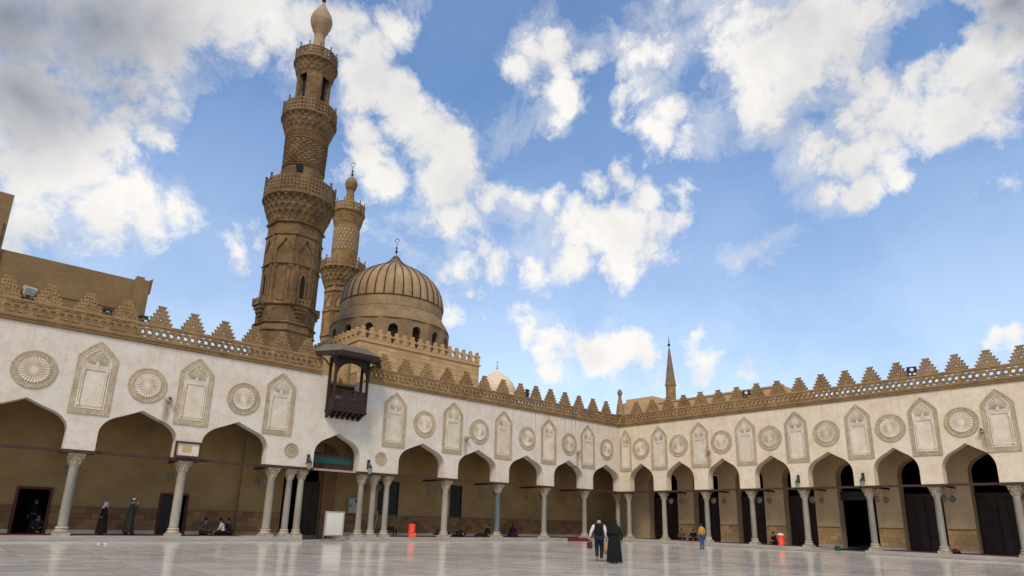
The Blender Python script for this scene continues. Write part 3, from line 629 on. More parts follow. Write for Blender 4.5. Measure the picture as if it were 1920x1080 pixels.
# doors and windows of the back wall
def frame(par, name, x0, x1, z0, z1, y, w, mt, d=.12): return MB().plate([rect(x0-w,x1+w,z0,z1+w), rect(x0,x1,z0+.002,z1)], y-d/2, y+d/2).build(name, mt, par)
M_DRED = material('dark_red_paint', (.10,.012,.010), (.07,.009,.008), 2, .6, 0)
frame(LA, 'door_frame', -42.12,-40.86,.17,2.28,DEP-.03,.12,M_DRED)
frame(LA, 'door_frame', -35.70,-34.40,.17,2.27,DEP-.03,.10,M_DRED)
d = MB(); d.box(0,.72,-.02,.02,.18,2.25)
for k in range(3): d.box(.1,.62,-.035,-.018,.3+.65*k,.8+.65*k)
d.build('door', M_GREEND, LA, (-35.68,DEP+.05,0), (0,0,R(12)))
for x0, x1, z0, z1 in ((-22.1,-20.46,1.3,3.82),(-15.93,-14.85,1.3,3.86)):
    w = frame(LA, 'window', x0+.06, x1-.06, z0+.0, z1-.06, DEP+.02, .06, M_WOOD)
    for k in range(2):
        a = x0+.07+k*((x1-x0)/2-.06); s = MB(); b = a+(x1-x0)/2-.09
        s.box(a, b, DEP+.04, DEP+.09, z0+.03, z1-.08)
        for j in range(10): zz = z0+.12+j*.235; s.box(a+.06, b-.06, DEP+.015, DEP+.04, zz, zz+.15)
        s.build('shutter', M_GREEND, w)
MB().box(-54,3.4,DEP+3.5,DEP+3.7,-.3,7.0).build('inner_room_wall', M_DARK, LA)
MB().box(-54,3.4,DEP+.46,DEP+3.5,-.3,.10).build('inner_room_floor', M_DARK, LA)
# portal: carved doorway seen inside, upper board with green cloth panel
pf = MB().plate([rect(-28.9,-25.2,4.12,5.02), rect(-28.2,-25.62,4.5,4.88)], .78, .88).build('portal_board', M_BEAM, LA)
MB().box(-28.21,-25.60,.83,.86,4.48,4.90).build('cloth_panel', M_GREENC, pf)
MB().box(-28.68,-25.67,.20,.34,3.98,4.10).build('portal_beam', M_CAP, LA)
pd = MB(); pd.box(-27.5,-26.42,DEP+.05,DEP+.12,.0,3.5)
for k in range(3):
    for j in range(2): pd.box(-27.42+j*.52,-26.98+j*.52,DEP+.02,DEP+.05,.2+1.08*k,1.1+1.08*k)
pd.build('portal_door', M_MAROON, LA)
va = [(-28.6,4.4)]+[(-27.1+1.5*math.cos(R(180-180*i/16)), 4.4+1.5*math.sin(R(180-180*i/16))) for i in range(17)]+[(-25.5,4.4),(-25.5,6.9),(-28.6,6.9)]
MB().plate([va], 2.2, 2.5).build('portal_vault', M_INNER, LA)
# water spouts
def spout(par, u, z):
    m = MB(); m.lathe([(.16,0),(.17,.05),(.11,.07),(.10,.22),(.13,.24),(.13,.30),(.07,.31),(.06,.1)], 12)
    m.xf(Matrix.Rotation(R(90),4,'X')); m.build('water_spout', M_CARVE, par, (u,0,z))
for u, z in ((-36.99,7.03),(-17.35,7.0),(-5.6,7.05)): spout(LA, u, z)

# ---- right arcade (along the prayer hall)
RA = empty('arcade_building', (0,0,0), R(-90)); tag(RA, 'cream arcade without balcony along the prayer hall, right side of courtyard', 'arcade')
R_OPEN = [(.94,3.5),(4.76,7.42),(8.66,11.33),(12.57,15.26),(16.5,19.5),(20.76,23.4),(24.62,27.35),(28.6,31.3),(32.5,35.2)]
facade(RA, -TH, 40, R_OPEN, ZA_R, M_PR)
topping(RA, [(-.158,40)])
for u in (1.87,3.58,5.2,6.75,8.35,9.97,11.57,13.2,14.82,16.45,18.05,19.68,21.27,22.9,24.57,26.15,27.74,29.38,31.0,32.6,34.2,35.8): finish('merlon', random.choice(MERLONS), None, RA, (u,0,10.83)).scale = (random.uniform(.95,1.03),1,random.uniform(.94,1.04))
place_niche(RA, .64, .70)
for u in (4.18,8.07,12.05,15.94,20.13,23.99,27.86,31.8,35.7): place_niche(RA, u, .95)
for u in (2.28,6.1,10.02,13.97,18.04,22.07,25.98,29.95,33.9): place_roundel(RA, u, 7.68)
def rz(u): return .165-.005*u
TR = [(.56,1),(4.22,1),(8.21,0),(12.03,0),(15.96,1),(20.20,0),(24.03,0),(27.95,1),(31.9,0),(35.8,1)]
for u, k in TR: place_column(RA, u, .36, rz(u), k, .92)
place_column(RA, -.9, .62, .15, 1, .92)
R_BLK = [(0.05,.94),(3.5,4.76),(7.42,8.66),(11.33,12.57),(15.26,16.5),(19.5,20.76),(23.4,24.62),(27.35,28.6),(31.3,32.5),(35.2,36.4)]
boards(RA, R_BLK, R_OPEN)
for u, k in TR[1:]: MB().tube([(u+.25,.74,4.03),(u+.25,3.3,4.03)], [.075,.065], 8).build('lamp_beam', M_WOOD, RA)
# inner wall with arched doorways between piers
def inner_arch(a, b):
    h = (b-a)/2; pts = [(a, .0)]
    pts += [(a+h*p, 5.0+1.25*f) for p, f in ARCHF]; pts += [(b-h*p, 5.0+1.25*f) for p, f in reversed(ARCHF[:-1])]
    return pts+[(b, .0)]
PIERS = [(3.42,4.98),(7.40,8.98),(11.36,12.92),(15.28,16.92),(19.42,20.98),(23.48,25.05),(27.3,28.9),(31.2,32.8),(35.1,36.7)]
out = [(-3.5,0),(-3.4,0)]+inner_arch(.35,3.42)
for (a, b), nx in zip(PIERS, PIERS[1:]+[(39.5,0)]): out += inner_arch(b, nx[0])
out += [(40,0),(40,7),(-3.5,7)]
out = [p for i, p in enumerate(out) if i == 0 or p != out[i-1]]
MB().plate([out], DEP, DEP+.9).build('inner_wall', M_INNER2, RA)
MB().box(-3.45,40,TH+.002,DEP+.85,7.0,7.2).build('ceiling', M_CEIL, RA)
MB().box(-3.2,40,TH+.002,26,9.45,9.6).build('roof', M_STONE, RA)
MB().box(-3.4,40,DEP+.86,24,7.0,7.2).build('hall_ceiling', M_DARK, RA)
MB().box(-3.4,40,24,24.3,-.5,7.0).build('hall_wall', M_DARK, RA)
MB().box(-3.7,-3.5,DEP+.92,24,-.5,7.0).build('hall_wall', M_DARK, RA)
MB().box(40,40.3,0,24,-.5,9.6).build('end_wall', M_PR, RA)
MB().add([(-.128,-.13,rz(0)),(16.3,-.13,rz(16.3)),(16.3,24,rz(16.3)),(-.128,24,rz(0)),(-.128,-.13,-.6),(16.3,-.13,-.6),(16.3,24,-.6),(-.128,24,-.6)],[(0,3,2,1)[::-1],(0,1,5,4)[::-1],(1,2,6,5)[::-1],(3,0,4,7)[::-1]]).build('plinth', M_STEP, RA)
MB().add([(19.75,-.13,rz(19.75)),(40,-.13,rz(40)),(40,24,rz(40)),(19.75,24,rz(19.75)),(19.75,-.13,-.6),(40,-.13,-.6),(40,24,-.6),(19.75,24,-.6)],[(0,3,2,1)[::-1],(0,1,5,4)[::-1],(1,2,6,5)[::-1],(3,0,4,7)[::-1]]).build('plinth', M_STEP, RA)
MB().box(16.3,19.75,-.10,24,-.6,-.10).build('threshold', M_STEP, RA)
for a, b in PIERS[:7]:
    zz = rz(a); dado(RA, a+.003, b-.003, DEP-.002, zz+.18, 1.42, 4, .55)
    MB().box(a+.002, b-.002, DEP-.05, DEP-.001, 1.42, 1.49).build('dado_capping', M_DCAP, RA)
    MB().box(a+.002, b-.002, DEP-.05, DEP-.001, zz-.05, zz+.175).build('skirting', M_STEP, RA)
# doors of the prayer hall: panelled maroon leaves with a fanlight grille above
OPN = [(.35,3.42)]+[(PIERS[i][1], PIERS[i+1][0]) for i in range(7)]
for i, (a, b) in enumerate(OPN):
    y = DEP+.72
    if i in (4,): continue              # the open entrance
    root = MB().box(a+.02, b-.02, y, y+.08, 3.55, 3.75).build('door_head', M_MAROON, RA)
    for k in range(2):
        x0 = a+.03+k*((b-a)/2-.02); x1 = x0+(b-a)/2-.05
        lf = MB(); lf.box(x0, x1, y+.02, y+.07, rz(a)+.02, 3.55)
        lf.build('door_leaf', M_MAROON, root)
        for c in range(2):
            for r_ in range(4):
                w = (x1-x0)/2; px = x0+c*w+.05; pz = rz(a)+.12+r_*.85
                MB().bev(px, px+w-.1, y-.015, y+.02, pz, pz+.75, .02).build('door_panel', M_MAROON, root)
MB().box(OPN[4][0]+.01, OPN[4][1]-.01, DEP+.5, DEP+.6, 3.35, 3.95).build('entrance_lintel', M_GREEND, RA)
for u, z in ((8.88,7.05),(26.95,7.1)): spout(RA, u, z)
# corner post with its stone finial
fin = MB(); fin.lathe([(.40,10.84),(.36,11.1),(.30,11.6),(.20,12.1),(.15,12.35),(.13,12.6),(.20,12.75),(.235,12.9),(.20,13.05),(.12,13.18),(.02,13.24)], 16, (.05,.05))
fin.build('corner_finial', M_STONE2, RA)
MB().box(-.30,.26,-.16,.40,10.0,10.84).build('corner_block', M_STONE2, RA, (-.02,0,0.003))

# ------------------------------------------------------------------ minarets, domes and buildings behind
def balcony(root, c, z0, r_in, r_out, zfl, zt, sides, mt, tiers=3, niches=24, post_r=.06, mtc=None):
    """stalactite corbel from z0 to zfl, then a pierced balustrade of panels and posts up to zt"""
    def fl(a, z):
        t = (z-z0)/(zfl-z0); q = (t**1.35)*tiers; k = min(tiers-1, int(q)); f = q-k
        lvl = [(i/tiers)**.6 for i in range(tiers+1)]
        r = r_in+(r_out-r_in)*(lvl[k]+(lvl[k+1]-lvl[k])*(.25+.75*f))
        s = (a*niches/(2*math.pi)+.5*(k % 2)) % 1.0; u = abs(s-.5)*2        # 0 at niche axis, 1 at rib
        hgt = .92*(1-u**1.6)
        dep = (r_out-r_in)/tiers*.85
        return r-dep*(1.1 if k == tiers-1 else .55)*max(0, 1-u**3)*(1 if f < hgt else 0)
    zs = []
    for i in range(tiers*12+1): zs.append(z0+(zfl-z0)*i/(tiers*12)*.999)
    MB().polar(fl, niches*8, zs, c).build('muqarnas', mt, root)
    MB().lathe([(r_in*.8,zfl-.02),(r_out,zfl-.03),(r_out+.09,zfl+.02),(r_out+.09,zfl+.10),(r_out+.03,zfl+.14),(r_in*.8,zfl+.15)], sides*2, c).build('balcony_floor', mt, root)
    h = zt-zfl-.14; rr = r_out-.02; w = 2*rr*math.sin(math.pi/sides)
    loops = [rect(0,w,0,h)]
    nx = max(2, round(w/.30)); nz = max(2, round(h*.8/.30))
    for i in range(nx):
        for j in range(nz):
            px = w*(i+.5)/nx; pz = h*.08+h*.84*(j+.5)/nz; s = min(w/nx, h*.84/nz)*.36
            loops.append(ngon(px, pz, s, 6 if (i+j) % 2 else 4, .26 if (i+j) % 2 else 0))
    me = MB().plate(loops, -.05, .05).mesh('balustrade_panel', mtc or mt)
    pm = MB(); pm.box(-post_r,post_r,-post_r,post_r,0,h+.10); pm.lathe([(post_r*.6,h+.10),(post_r*.5,h+.16),(post_r*1.15,h+.22),(post_r*1.35,h+.30),(post_r*.9,h+.38),(.01,h+.42)], 8)
    pme = pm.mesh('post', mt)
    for i in range(sides):
        a = 2*math.pi*i/sides+math.pi/sides; b = a+2*math.pi/sides
        p = Vector((c[0]+rr*math.cos(a), c[1]+rr*math.sin(a), zfl+.14)); q = Vector((c[0]+rr*math.cos(b), c[1]+rr*math.sin(b), zfl+.14))
        d = q-p; finish('balustrade_panel', me, None, root, p, (0,0,math.atan2(d.y,d.x)))
        finish('post', pme, None, root, p, (0,0,a))
def finial(root, c, z, h, mt=None):
    m = MB(); s = h/2.0
    m.lathe([(.05*s,z-.05),(.05*s,z+.12*s),(.13*s,z+.25*s),(.15*s,z+.36*s),(.06*s,z+.5*s),(.04*s,z+.62*s),(.10*s,z+.72*s),(.11*s,z+.80*s),(.04*s,z+.92*s),(.03*s,z+1.15*s),(.07*s,z+1.22*s),(.03*s,z+1.32*s),(.02*s,z+1.4*s)], 10, c)
    pts = [(c[0]+.22*s*math.sin(R(20+320*i/14+180))*.75, c[1]-.22*s*math.sin(R(20+320*i/14+180))*.66, z+1.62*s+.24*s*math.cos(R(20+320*i/14+180))) for i in range(15)]
    m.tube(pts, [.012*s+.032*s*math.sin(math.pi*i/14) for i in range(15)], 6)
    return m.build('finial', mt or M_IRON, root)
OCT0 = math.atan2(-36.75-10, -45.55+27.5)+R(4)      # one edge of the octagon turned to the courtyard
def octr(r, a):                                    # radius of an octagon of circumradius r
    t = (a-OCT0) % (math.pi/4)-math.pi/8
    return r*math.cos(math.pi/8)/math.cos(t)
# ---- the great minaret
MC = (-27.5, 10.0); MN = empty('minaret', (0,0,0)); tag(MN, 'tall brown stone minaret with three balconies and bulb top, left of the ribbed dome', 'minaret')
def oprism(prof, name, mt): return MB().lathe(prof, 8, MC, True, OCT0).build(name, mt, MN)
q8 = 1/math.cos(math.pi/8)
oprism([(2.20,8.8),(2.20,14.9)], 'base_block', M_MIN)
for z, w, h in ((14.35,2.30,.18),(14.95,2.32,.20),(16.35,2.34,.22),(19.6,2.22,.16),(22.0,2.22,.16),(23.05,2.26,.20)):
    oprism([(w-.10,z),(w,z+h*.35),(w,z+h*.7),(w-.12,z+h)], 'string_course', M_MIN)
oprism([(2.16,14.9),(2.16,16.4)], 'lower_stage', M_MIN)
oprism([(2.08,16.4),(2.04,23.2)], 'octagonal_shaft', M_MIN)
oprism([(2.075,22.18),(2.07,23.04)], 'inscription_band', M_MINC)
for i in range(8):
    a = OCT0+math.pi/8+i*math.pi/4; ap = 2.08*math.cos(math.pi/8); nrm = Vector((math.cos(a), math.sin(a), 0))
    rot = (0,0,a+math.pi/2); org = Vector((MC[0],MC[1],0))+nrm*ap
    # keel arch with a zigzag band, carved ground, colonnettes
    k = MB(); W2 = .70
    k.plate([[(-W2,19.75),(W2,19.75),(W2,21.95),(-W2,21.95)], [(-W2+.10,19.78),(W2-.10,19.78),(W2-.10,20.7),(.0,21.75),(-W2+.10,20.7)]], -.07, .03)
    k.plate([[(-W2+.10,20.72),(0,21.77),(W2-.10,20.72),(W2-.10,20.92),(0,21.93),(-W2+.10,20.92)]], -.12, .0)
    k.build('arch_panel', M_MIN, MN, org, rot)
    MB().box(-.58,.58,-.02,.02,19.8,20.9).build('carved_ground', M_MINC, MN, org, rot)
    MB().box(-.26,.26,-.05,.02,16.75,19.45).build('carved_panel', M_MINC, MN, org, rot)
    for s in (-.62,-.50,.50,.62):
        MB().lathe([(.075,16.58),(.08,16.68),(.05,16.74),(.05,19.3),(.08,19.42),(.085,19.58)], 8).build('colonnette', M_MIN, MN, org+nrm*.03+Vector((-nrm.y,nrm.x,0))*s)
    l = MB().plate([rect(-.62,.62,15.25,16.25), rect(-.42,.42,15.4,16.1)], -.10, .02); l.build('panel_frame', M_MIN, MN, org, rot)
    MB().box(-.40,.40,-.085,.02,15.42,16.08).build('carved_panel', M_MINC, MN, org, rot)
    if i % 2 == 0:
        # small balcony with a window slit
        b = MB()
        for j in range(4): b.box(-.18-.12*j,.18+.12*j,-.14-.10*j,.0,15.25+.28*j,15.53+.28*j)
        b.build('corbel', M_MIN, MN, org, rot)
        rl = MB().plate([rect(-.62,.62,16.38,16.9), ngon(-.3,16.64,.10,6), ngon(0,16.64,.10,6), ngon(.3,16.64,.10,6)], -.55, -.47)
        rl.box(-.62,-.55,-.55,0,16.38,17.0); rl.box(.55,.62,-.55,0,16.38,17.0); rl.box(-.62,.62,-.5,0,16.34,16.42)
        rl.build('small_balcony', M_MIN, MN, org, rot)
        wd = [(-.27,16.9),(.27,16.9),(.27,18.55),(.15,18.85),(0,19.05),(-.15,18.85),(-.27,18.55)]
        MB().plate([wd, [(x*.72, 16.95+(z-16.9)*.93) for x, z in wd]], -.12, .0).build('window_frame', M_MIN, MN, org, rot)
        MB().plate([[(x*.74, 16.95+(z-16.9)*.93) for x, z in wd]], -.055, .0).build('window_shade_plate', M_DARK, MN, org, rot)  # black plate paints the shade of the opening; nothing is cut
MB().lathe([(2.0,23.1),(2.05,23.45),(2.1,23.5)], 32, MC).build('neck_ring', M_MIN, MN)
balcony(MN, MC, 23.35, 2.05, 2.72, 25.2, 26.75, 16, M_MIN, 4, 28, .075, M_MIN)
def braid(a, z):
    r = 1.60+(z-28.4)*.03; zz = (z-28.55)/2.0
    if zz < 0 or zz > 1: return r
    u = (a/(2*math.pi)*22) % 1.0; row = zz*9; v = row % 1.0; k = int(row) % 2
    d = abs(((u-v) if k else (u+v-1))+1.5) % 1.0
    return r+.06*(1 if abs(d-.5) < .27 else 0)
MB().polar(lambda a, z: 1.60+(z-28.4)*.03, 64, [25.2,28.3,28.5], MC).build('round_shaft', M_MIN, MN)
MB().polar(braid, 352, [28.48+2.2*i/90 for i in range(91)], MC).build('braided_shaft', M_MIN, MN)
MB().polar(lambda a, z: 1.67+(.045 if int((z-30.66)/.09) % 2 == 0 else 0), 64, [30.66+.045*i for i in range(18)], MC).build('ringed_band', M_MINC, MN)
for z in (28.22,28.42): MB().lathe([(1.60,z),(1.69,z+.05),(1.69,z+.10),(1.60,z+.14)], 48, MC).build('string_course', M_MIN, MN)
wa = OCT0+R(-16)
MB().box(-.26,.26,-1.66,-1.2,27.6,28.2).build('window_shade_plate', M_DARK, MN, (MC[0],MC[1],0), (0,0,wa+math.pi/2))  # black box set into the shaft, painting a window's dark inside
balcony(MN, MC, 31.35, 1.70, 2.16, 32.8, 34.05, 12, M_MIN, 4, 24, .06, M_MIN)
# open lantern stage of four piers under the third balcony
MB().lathe([(1.0,32.9),(1.0,37.4)], 16, MC).build('lantern_shade_fill', M_DARK, MN)  # black cylinder added as painted shade in the hollow between the piers
for i in range(4):
    a = OCT0+i*math.pi/2+R(-4); hw = R(27)
    pts = [(1.38*math.cos(a-hw+2*hw*j/8), 1.38*math.sin(a-hw+2*hw*j/8)) for j in range(9)]+[(.85*math.cos(a+hw-2*hw*j/4), .85*math.sin(a+hw-2*hw*j/4)) for j in range(5)]
    n = len(pts); vs = [(MC[0]+x, MC[1]+y, z) for z in (32.9,37.6) for x, y in pts]
    MB().add(vs, [tuple(reversed(range(n))), tuple(range(n,2*n))]+[(j,(j+1) % n,n+(j+1) % n,n+j) for j in range(n)]).build('lantern_pier', M_MIN, MN)
balcony(MN, MC, 36.9, 1.36, 1.74, 38.3, 39.4, 12, M_MIN, 4, 20, .05, M_MIN)
MB().lathe([(.80,38.7),(.66,39.4),(.54,40.3),(.44,41.3),(.46,41.6),(.42,41.65),(.62,42.1),(.66,42.15),(.62,42.2),(.82,42.6),(.92,43.0),(.92,43.3),(.82,43.7),(.64,44.05),(.44,44.4),(.25,44.75),(.11,45.05),(.05,45.25)], 28, MC).build('bulb', M_PALE, MN, smooth=False)
finial(MN, MC, 45.0, 2.6)
# ---- the second minaret, behind the dome
M2 = (-17.5, 22.0); MM = empty('minaret', (0,0,0)); tag(MM, 'slender second minaret with diamond inlay shaft and two balconies, just behind the ribbed dome', 'minaret')
OC2 = OCT0+R(12)
def op2(prof, name, mt, n=8): return MB().lathe(prof, n, M2, True, OC2).build(name, mt, MM)
op2([(1.62,9.0),(1.60,24.1)], 'octagonal_shaft', M_MIN2)
for z in (18.6,21.2,23.3): op2([(1.62,z),(1.74,z+.08),(1.74,z+.2),(1.62,z+.3)], 'string_course', M_MIN2)
for i in range(8):
    a = OC2+math.pi/8+i*math.pi/4; nrm = Vector((math.cos(a), math.sin(a), 0)); org = Vector((*M2,0))+nrm*1.6*math.cos(math.pi/8); rot = (0,0,a+math.pi/2)
    k = MB().plate([[(-.5,21.5),(.5,21.5),(.5,23.2),(-.5,23.2)], [(-.40,21.55),(.40,21.55),(.40,22.2),(0,23.0),(-.40,22.2)]], -.07, .02); k.build('arch_panel', M_MIN2, MM, org, rot)
    MB().plate([[(-.25,21.7),(.25,21.7),(.25,22.2),(0,22.65),(-.25,22.2)]], -.05, .02).build('inlay', M_PALE, MM, org, rot)
    for s in (-.5,.5): MB().lathe([(.09,18.9),(.06,19.1),(.06,20.9),(.10,21.2)], 8).build('colonnette', M_MIN2, MM, org+nrm*.03+Vector((-nrm.y,nrm.x,0))*s)
balcony(MM, M2, 24.0, 1.62, 2.28, 25.8, 26.75, 12, M_MIN2, 4, 24, .07)
op2([(1.33,25.8),(1.33,31.0)], 'round_shaft', M_MIN2, 40)
dia = MB().plate([[(-.17,0),(0,-.26),(.17,0),(0,.26)]], -.02, .05).mesh('inlay', M_PALE)
for rw in range(6):
    for i in range(22):
        a = 2*math.pi*(i+.5*(rw % 2))/22; finish('inlay', dia, None, MM, (M2[0]+1.335*math.cos(a), M2[1]+1.335*math.sin(a), 28.3+.40*rw), (0,0,a+math.pi/2))
balcony(MM, M2, 30.9, 1.33, 1.68, 32.4, 33.4, 12, M_MIN2, 5, 28, .06)
op2([(.75,32.5),(.55,33.6),(.42,34.6),(.39,35.1),(.43,35.3),(.39,35.33),(.55,35.6),(.66,36.1),(.62,36.45),(.40,36.8),(.15,37.0),(.04,37.1)], 'bulb', M_MIN2, 24)
finial(MM, M2, 37.0, 1.9)
# ---- domed mausoleum between them and the arcade
DC = (-16.0, 14.0); DM = empty('domed_building', (0,0,0)); tag(DM, 'ashlar building under a big ribbed dome with crescent finial behind the arcade', 'building')
MB().box(-22.66,-10.84,7.04,20,8.5,14.60).build('wall', M_MORTAR, DM)
bm_ = {}
def ashlar(x, y, z, w, h, rot):
    key = (round(w,2), random.randrange(3))
    if key not in bm_: bm_[key] = MB().bev(.006, w-.006, -.045, .0, .006, h-.006, .012).mesh('stone_block', M_BLOCK[key[1]])
    finish('stone_block', bm_[key], None, DM, (x, y, z), (0,0,rot))
ch = .42
for c in range(8):
    z = 14.6-ch*(c+1); x = -22.66; first = True
    while x < -10.86:
        w = .55 if first and c % 2 else 1.1; w = min(w, -10.84-x); first = False
        if w > .05: ashlar(x, 7.04, z, w, ch, 0)
        x += w
for c in range(6):
    z = 14.6-ch*(c+1); y = 20
    k = 0
    while y > 7.1:
        w = .7 if k == 0 and c % 2 else 1.4; w = min(w, y-7.04); ashlar(-22.66, y, z, w, ch, R(-90)); y -= w; k += 1
MB().box(-22.78,-10.72,6.92,20.1,14.60,14.74).build('cornice', M_BLOCK[1], DM)
tre = [(-.22,0),(.22,0),(.22,.22),(.13,.30)]+[(.20+.13*math.cos(R(t)), .47+.13*math.sin(R(t))) for t in (-110,-50,10,60,110)]+[(.11,.62)]+[(.14*math.cos(R(t)), .78+.14*math.sin(R(t))) for t in (-25,20,65,115,160,205)]+[(-.11,.62)]+[(-.20-.13*math.cos(R(t)), .47+.13*math.sin(R(t))) for t in (110,60,10,-50,-110)]+[(-.13,.30),(-.22,.22)]
tme = MB().plate([tre], -.12, .12).mesh('trefoil_merlon', M_BLOCK[1])
for i in range(16): finish('trefoil_merlon', tme, None, DM, (-22.45+i*.76, 7.1, 14.94))
for i in range(17): finish('trefoil_merlon', tme, None, DM, (-22.55, 7.9+i*.74, 14.94), (0,0,R(-90)))
MB().box(-22.66,-10.84,7.0,7.22,14.74,14.94).build('merlon_base', M_BLOCK[1], DM)
MB().box(-22.66,-22.44,7.22,20,14.74,14.94).build('merlon_base', M_BLOCK[1], DM)
# drum of sixteen sides with round-headed windows
NS = 16; DR = 5.45
for i in range(NS):
    a0 = 2*math.pi*i/NS+.1; a1 = 2*math.pi*(i+1)/NS+.1
    p = Vector((DC[0]+DR*math.cos(a1), DC[1]+DR*math.sin(a1), 0)); q = Vector((DC[0]+DR*math.cos(a0), DC[1]+DR*math.sin(a0), 0)); d = p-q; L_ = d.length
    ww = .42; hole = [(L_/2-ww,15.5),(L_/2+ww,15.5),(L_/2+ww,16.95)]+[(L_/2+ww*math.cos(R(t)), 16.95+ww*1.15*math.sin(R(t))) for t in (30,60,90,120,150)]+[(L_/2-ww,16.95)]
    f = MB().plate([rect(0,L_,13.0,17.95), hole], 0, .45).build('drum_wall', M_DRUM, DM, q, (0,0,math.atan2(d.y,d.x)))
    MB().plate([hole], .36, .40).build('window', M_DARK if i % 3 else M_GREEND, f)
MB().lathe([(DR+.02,17.94),(DR-.15,18.35),(4.85,19.05),(4.72,19.3)], NS*3, DC).build('drum_shoulder', M_DRUM, DM)
DPROF = [(4.66,19.3),(4.72,19.8),(4.74,20.3),(4.70,20.9),(4.55,21.6),(4.25,22.3),(3.80,22.9),(3.25,23.4),(2.60,23.85),(1.95,24.22),(1.40,24.52),(.95,24.82),(.60,25.15),(.33,25.5),(.14,25.85),(.03,26.0)]
def dome_r(z):
    for (r0, z0), (r1, z1) in zip(DPROF, DPROF[1:]):
        if z <= z1: return r0+(r1-r0)*(z-z0)/(z1-z0)
    return .02
NR = 36
dzs = [19.3+6.7*i/60 for i in range(61)]
MB().polar(lambda a, z: dome_r(z)*(1+(.022*abs(math.sin(a*NR/2)) if z > 20.3 else 0)), NR*6, dzs, DC).build('dome', M_DOME, DM)
for i in range(NR):
    a = 2*math.pi*i/NR; zz = [20.25+5.4*j/22 for j in range(23)]
    MB().tube([(DC[0]+(dome_r(z)+.02)*math.cos(a), DC[1]+(dome_r(z)+.02)*math.sin(a), z) for z in zz], [.065*max(.3, min(1, dome_r(z)/2.5)) for z in zz], 5).build('dome_rib', M_DRIB, DM)
for z in (19.28,20.25):
    MB().lathe([(dome_r(z)-.05,z-.05),(dome_r(z)+.06,z-.03),(dome_r(z)+.06,z+.05),(dome_r(z)-.05,z+.07)], 72, DC).build('dome_ring', M_DRIB, DM)
finial(DM, DC, 25.95, 1.75, M_BRONZE)
# ---- small pale dome
SD = (2.2, 20.0); S = empty('domed_roof', (0,0,0)); tag(S, 'small plain cream dome with dark finial peeping over the parapet, right of the ashlar building', 'dome')
MB().lathe([(2.25,15.6),(2.25,16.0),(2.17,16.5),(1.95,17.0),(1.6,17.45),(1.15,17.85),(.7,18.15),(.35,18.4),(.12,18.62),(.03,18.7)], 40, SD).build('dome', M_SDOME, S)
MB().lathe([(2.5,9.0),(2.5,15.4),(2.3,15.61)], 24, SD).build('drum', M_SDOME, S)
finial(S, SD, 18.65, 1.1)
# ---- brown building on the far left
B = empty('background_building', (0,0,0)); tag(B, 'plain brown rendered building with stepped top rising behind the parapet, far left', 'building')
MB().box(-60,-38.5,6,16,8.5,14.92).build('wall', M_BGBROWN, B)
MB().box(-60,-44.98,5.9,15,8.5,18.1).build('tower_wall', M_BGBROWN, B)
MB().box(-60,-45.15,5.8,5.9,8.5,16.4).build('tower_step', M_BGBROWN, B)
pb = MB(); pb.box(-38.5,-37.72,5.7,6.5,8.5,14.95)
pb.plate([[(-38.45,14.95),(-38.45,15.12),(-38.05,15.12),(-38.02,14.96)]], 5.75, 6.4); pb.plate([[(-37.85,14.95),(-37.68,14.2),(-37.62,14.2),(-37.58,15.15),(-37.75,15.02)]], 5.75, 6.4)
pb.build('corner_pilaster', M_BGBROWN, B)
for z in (11.2, 12.9): MB().box(-59,-38.52,5.965,5.998,z,z+.06).build('render_band', M_DCAP, B)
# ---- tan blocks beyond the corner
B = empty('background_building', (0,0,0)); tag(B, 'tan rendered roof block with a smaller box on top behind the courtyard corner', 'building')
m_ = MB(); m_.lathe([(2.6,9),(2.6,14.70)], 28, (14.7,8.4)); m_.build('rounded_wall', M_BGTAN, B)
MB().box(12.05,20,3.9,8.4,9,14.42).build('wall', M_BGTAN, B)
MB().box(12.4,17,5.3,9.0,14.4,15.12).build('roof_box', M_BGTAN, B)
B = empty('background_building', (0,0,0)); tag(B, 'long low tan roof wall behind the parapet, at the foot of the pencil minaret', 'building')
MB().box(6,18,-12.5,.05,9.6,12.75).build('wall', M_BGTAN, B)
MB().box(5.92,6.2,-12.5,.1,12.75,12.88).build('coping', M_BGTAN, B)
# ---- pencil minaret far behind
PC = (81.2, 50.0); Q = empty('minaret', (0,0,0)); tag(Q, 'distant pencil minaret with dark conical cap above the right parapet', 'minaret')
MB().lathe([(1.12,2),(1.12,33.2)], 28, PC).build('shaft', M_MIN2, Q)
MB().lathe([(1.12,33.15),(1.25,33.3),(1.25,33.9),(1.16,34.1),(1.13,34.4)], 28, PC).build('collar', M_MIN2, Q)
MB().lathe([(1.20,34.38),(1.14,34.5),(.62,38.8),(.20,42.4),(.05,42.8)], 16, PC).build('conical_cap', M_PENCIL, Q)
fn = MB(); fn.lathe([(.05,42.7),(.10,43.0),(.34,43.3),(.30,43.6),(.08,43.8),(.08,44.0),(.20,44.15),(.08,44.35),(.06,44.6),(.13,44.75),(.05,44.9),(.03,45.5)], 12, PC); fn.build('finial', M_IRON, Q)
for k in (-1,1): MB().box(PC[0]+k*1.2*.7-.15, PC[0]+k*1.2*.7+.15, PC[1]-k*1.2*.7-.15, PC[1]-k*1.2*.7+.15, 33.45, 33.6).build('lamp', M_IRON, Q)
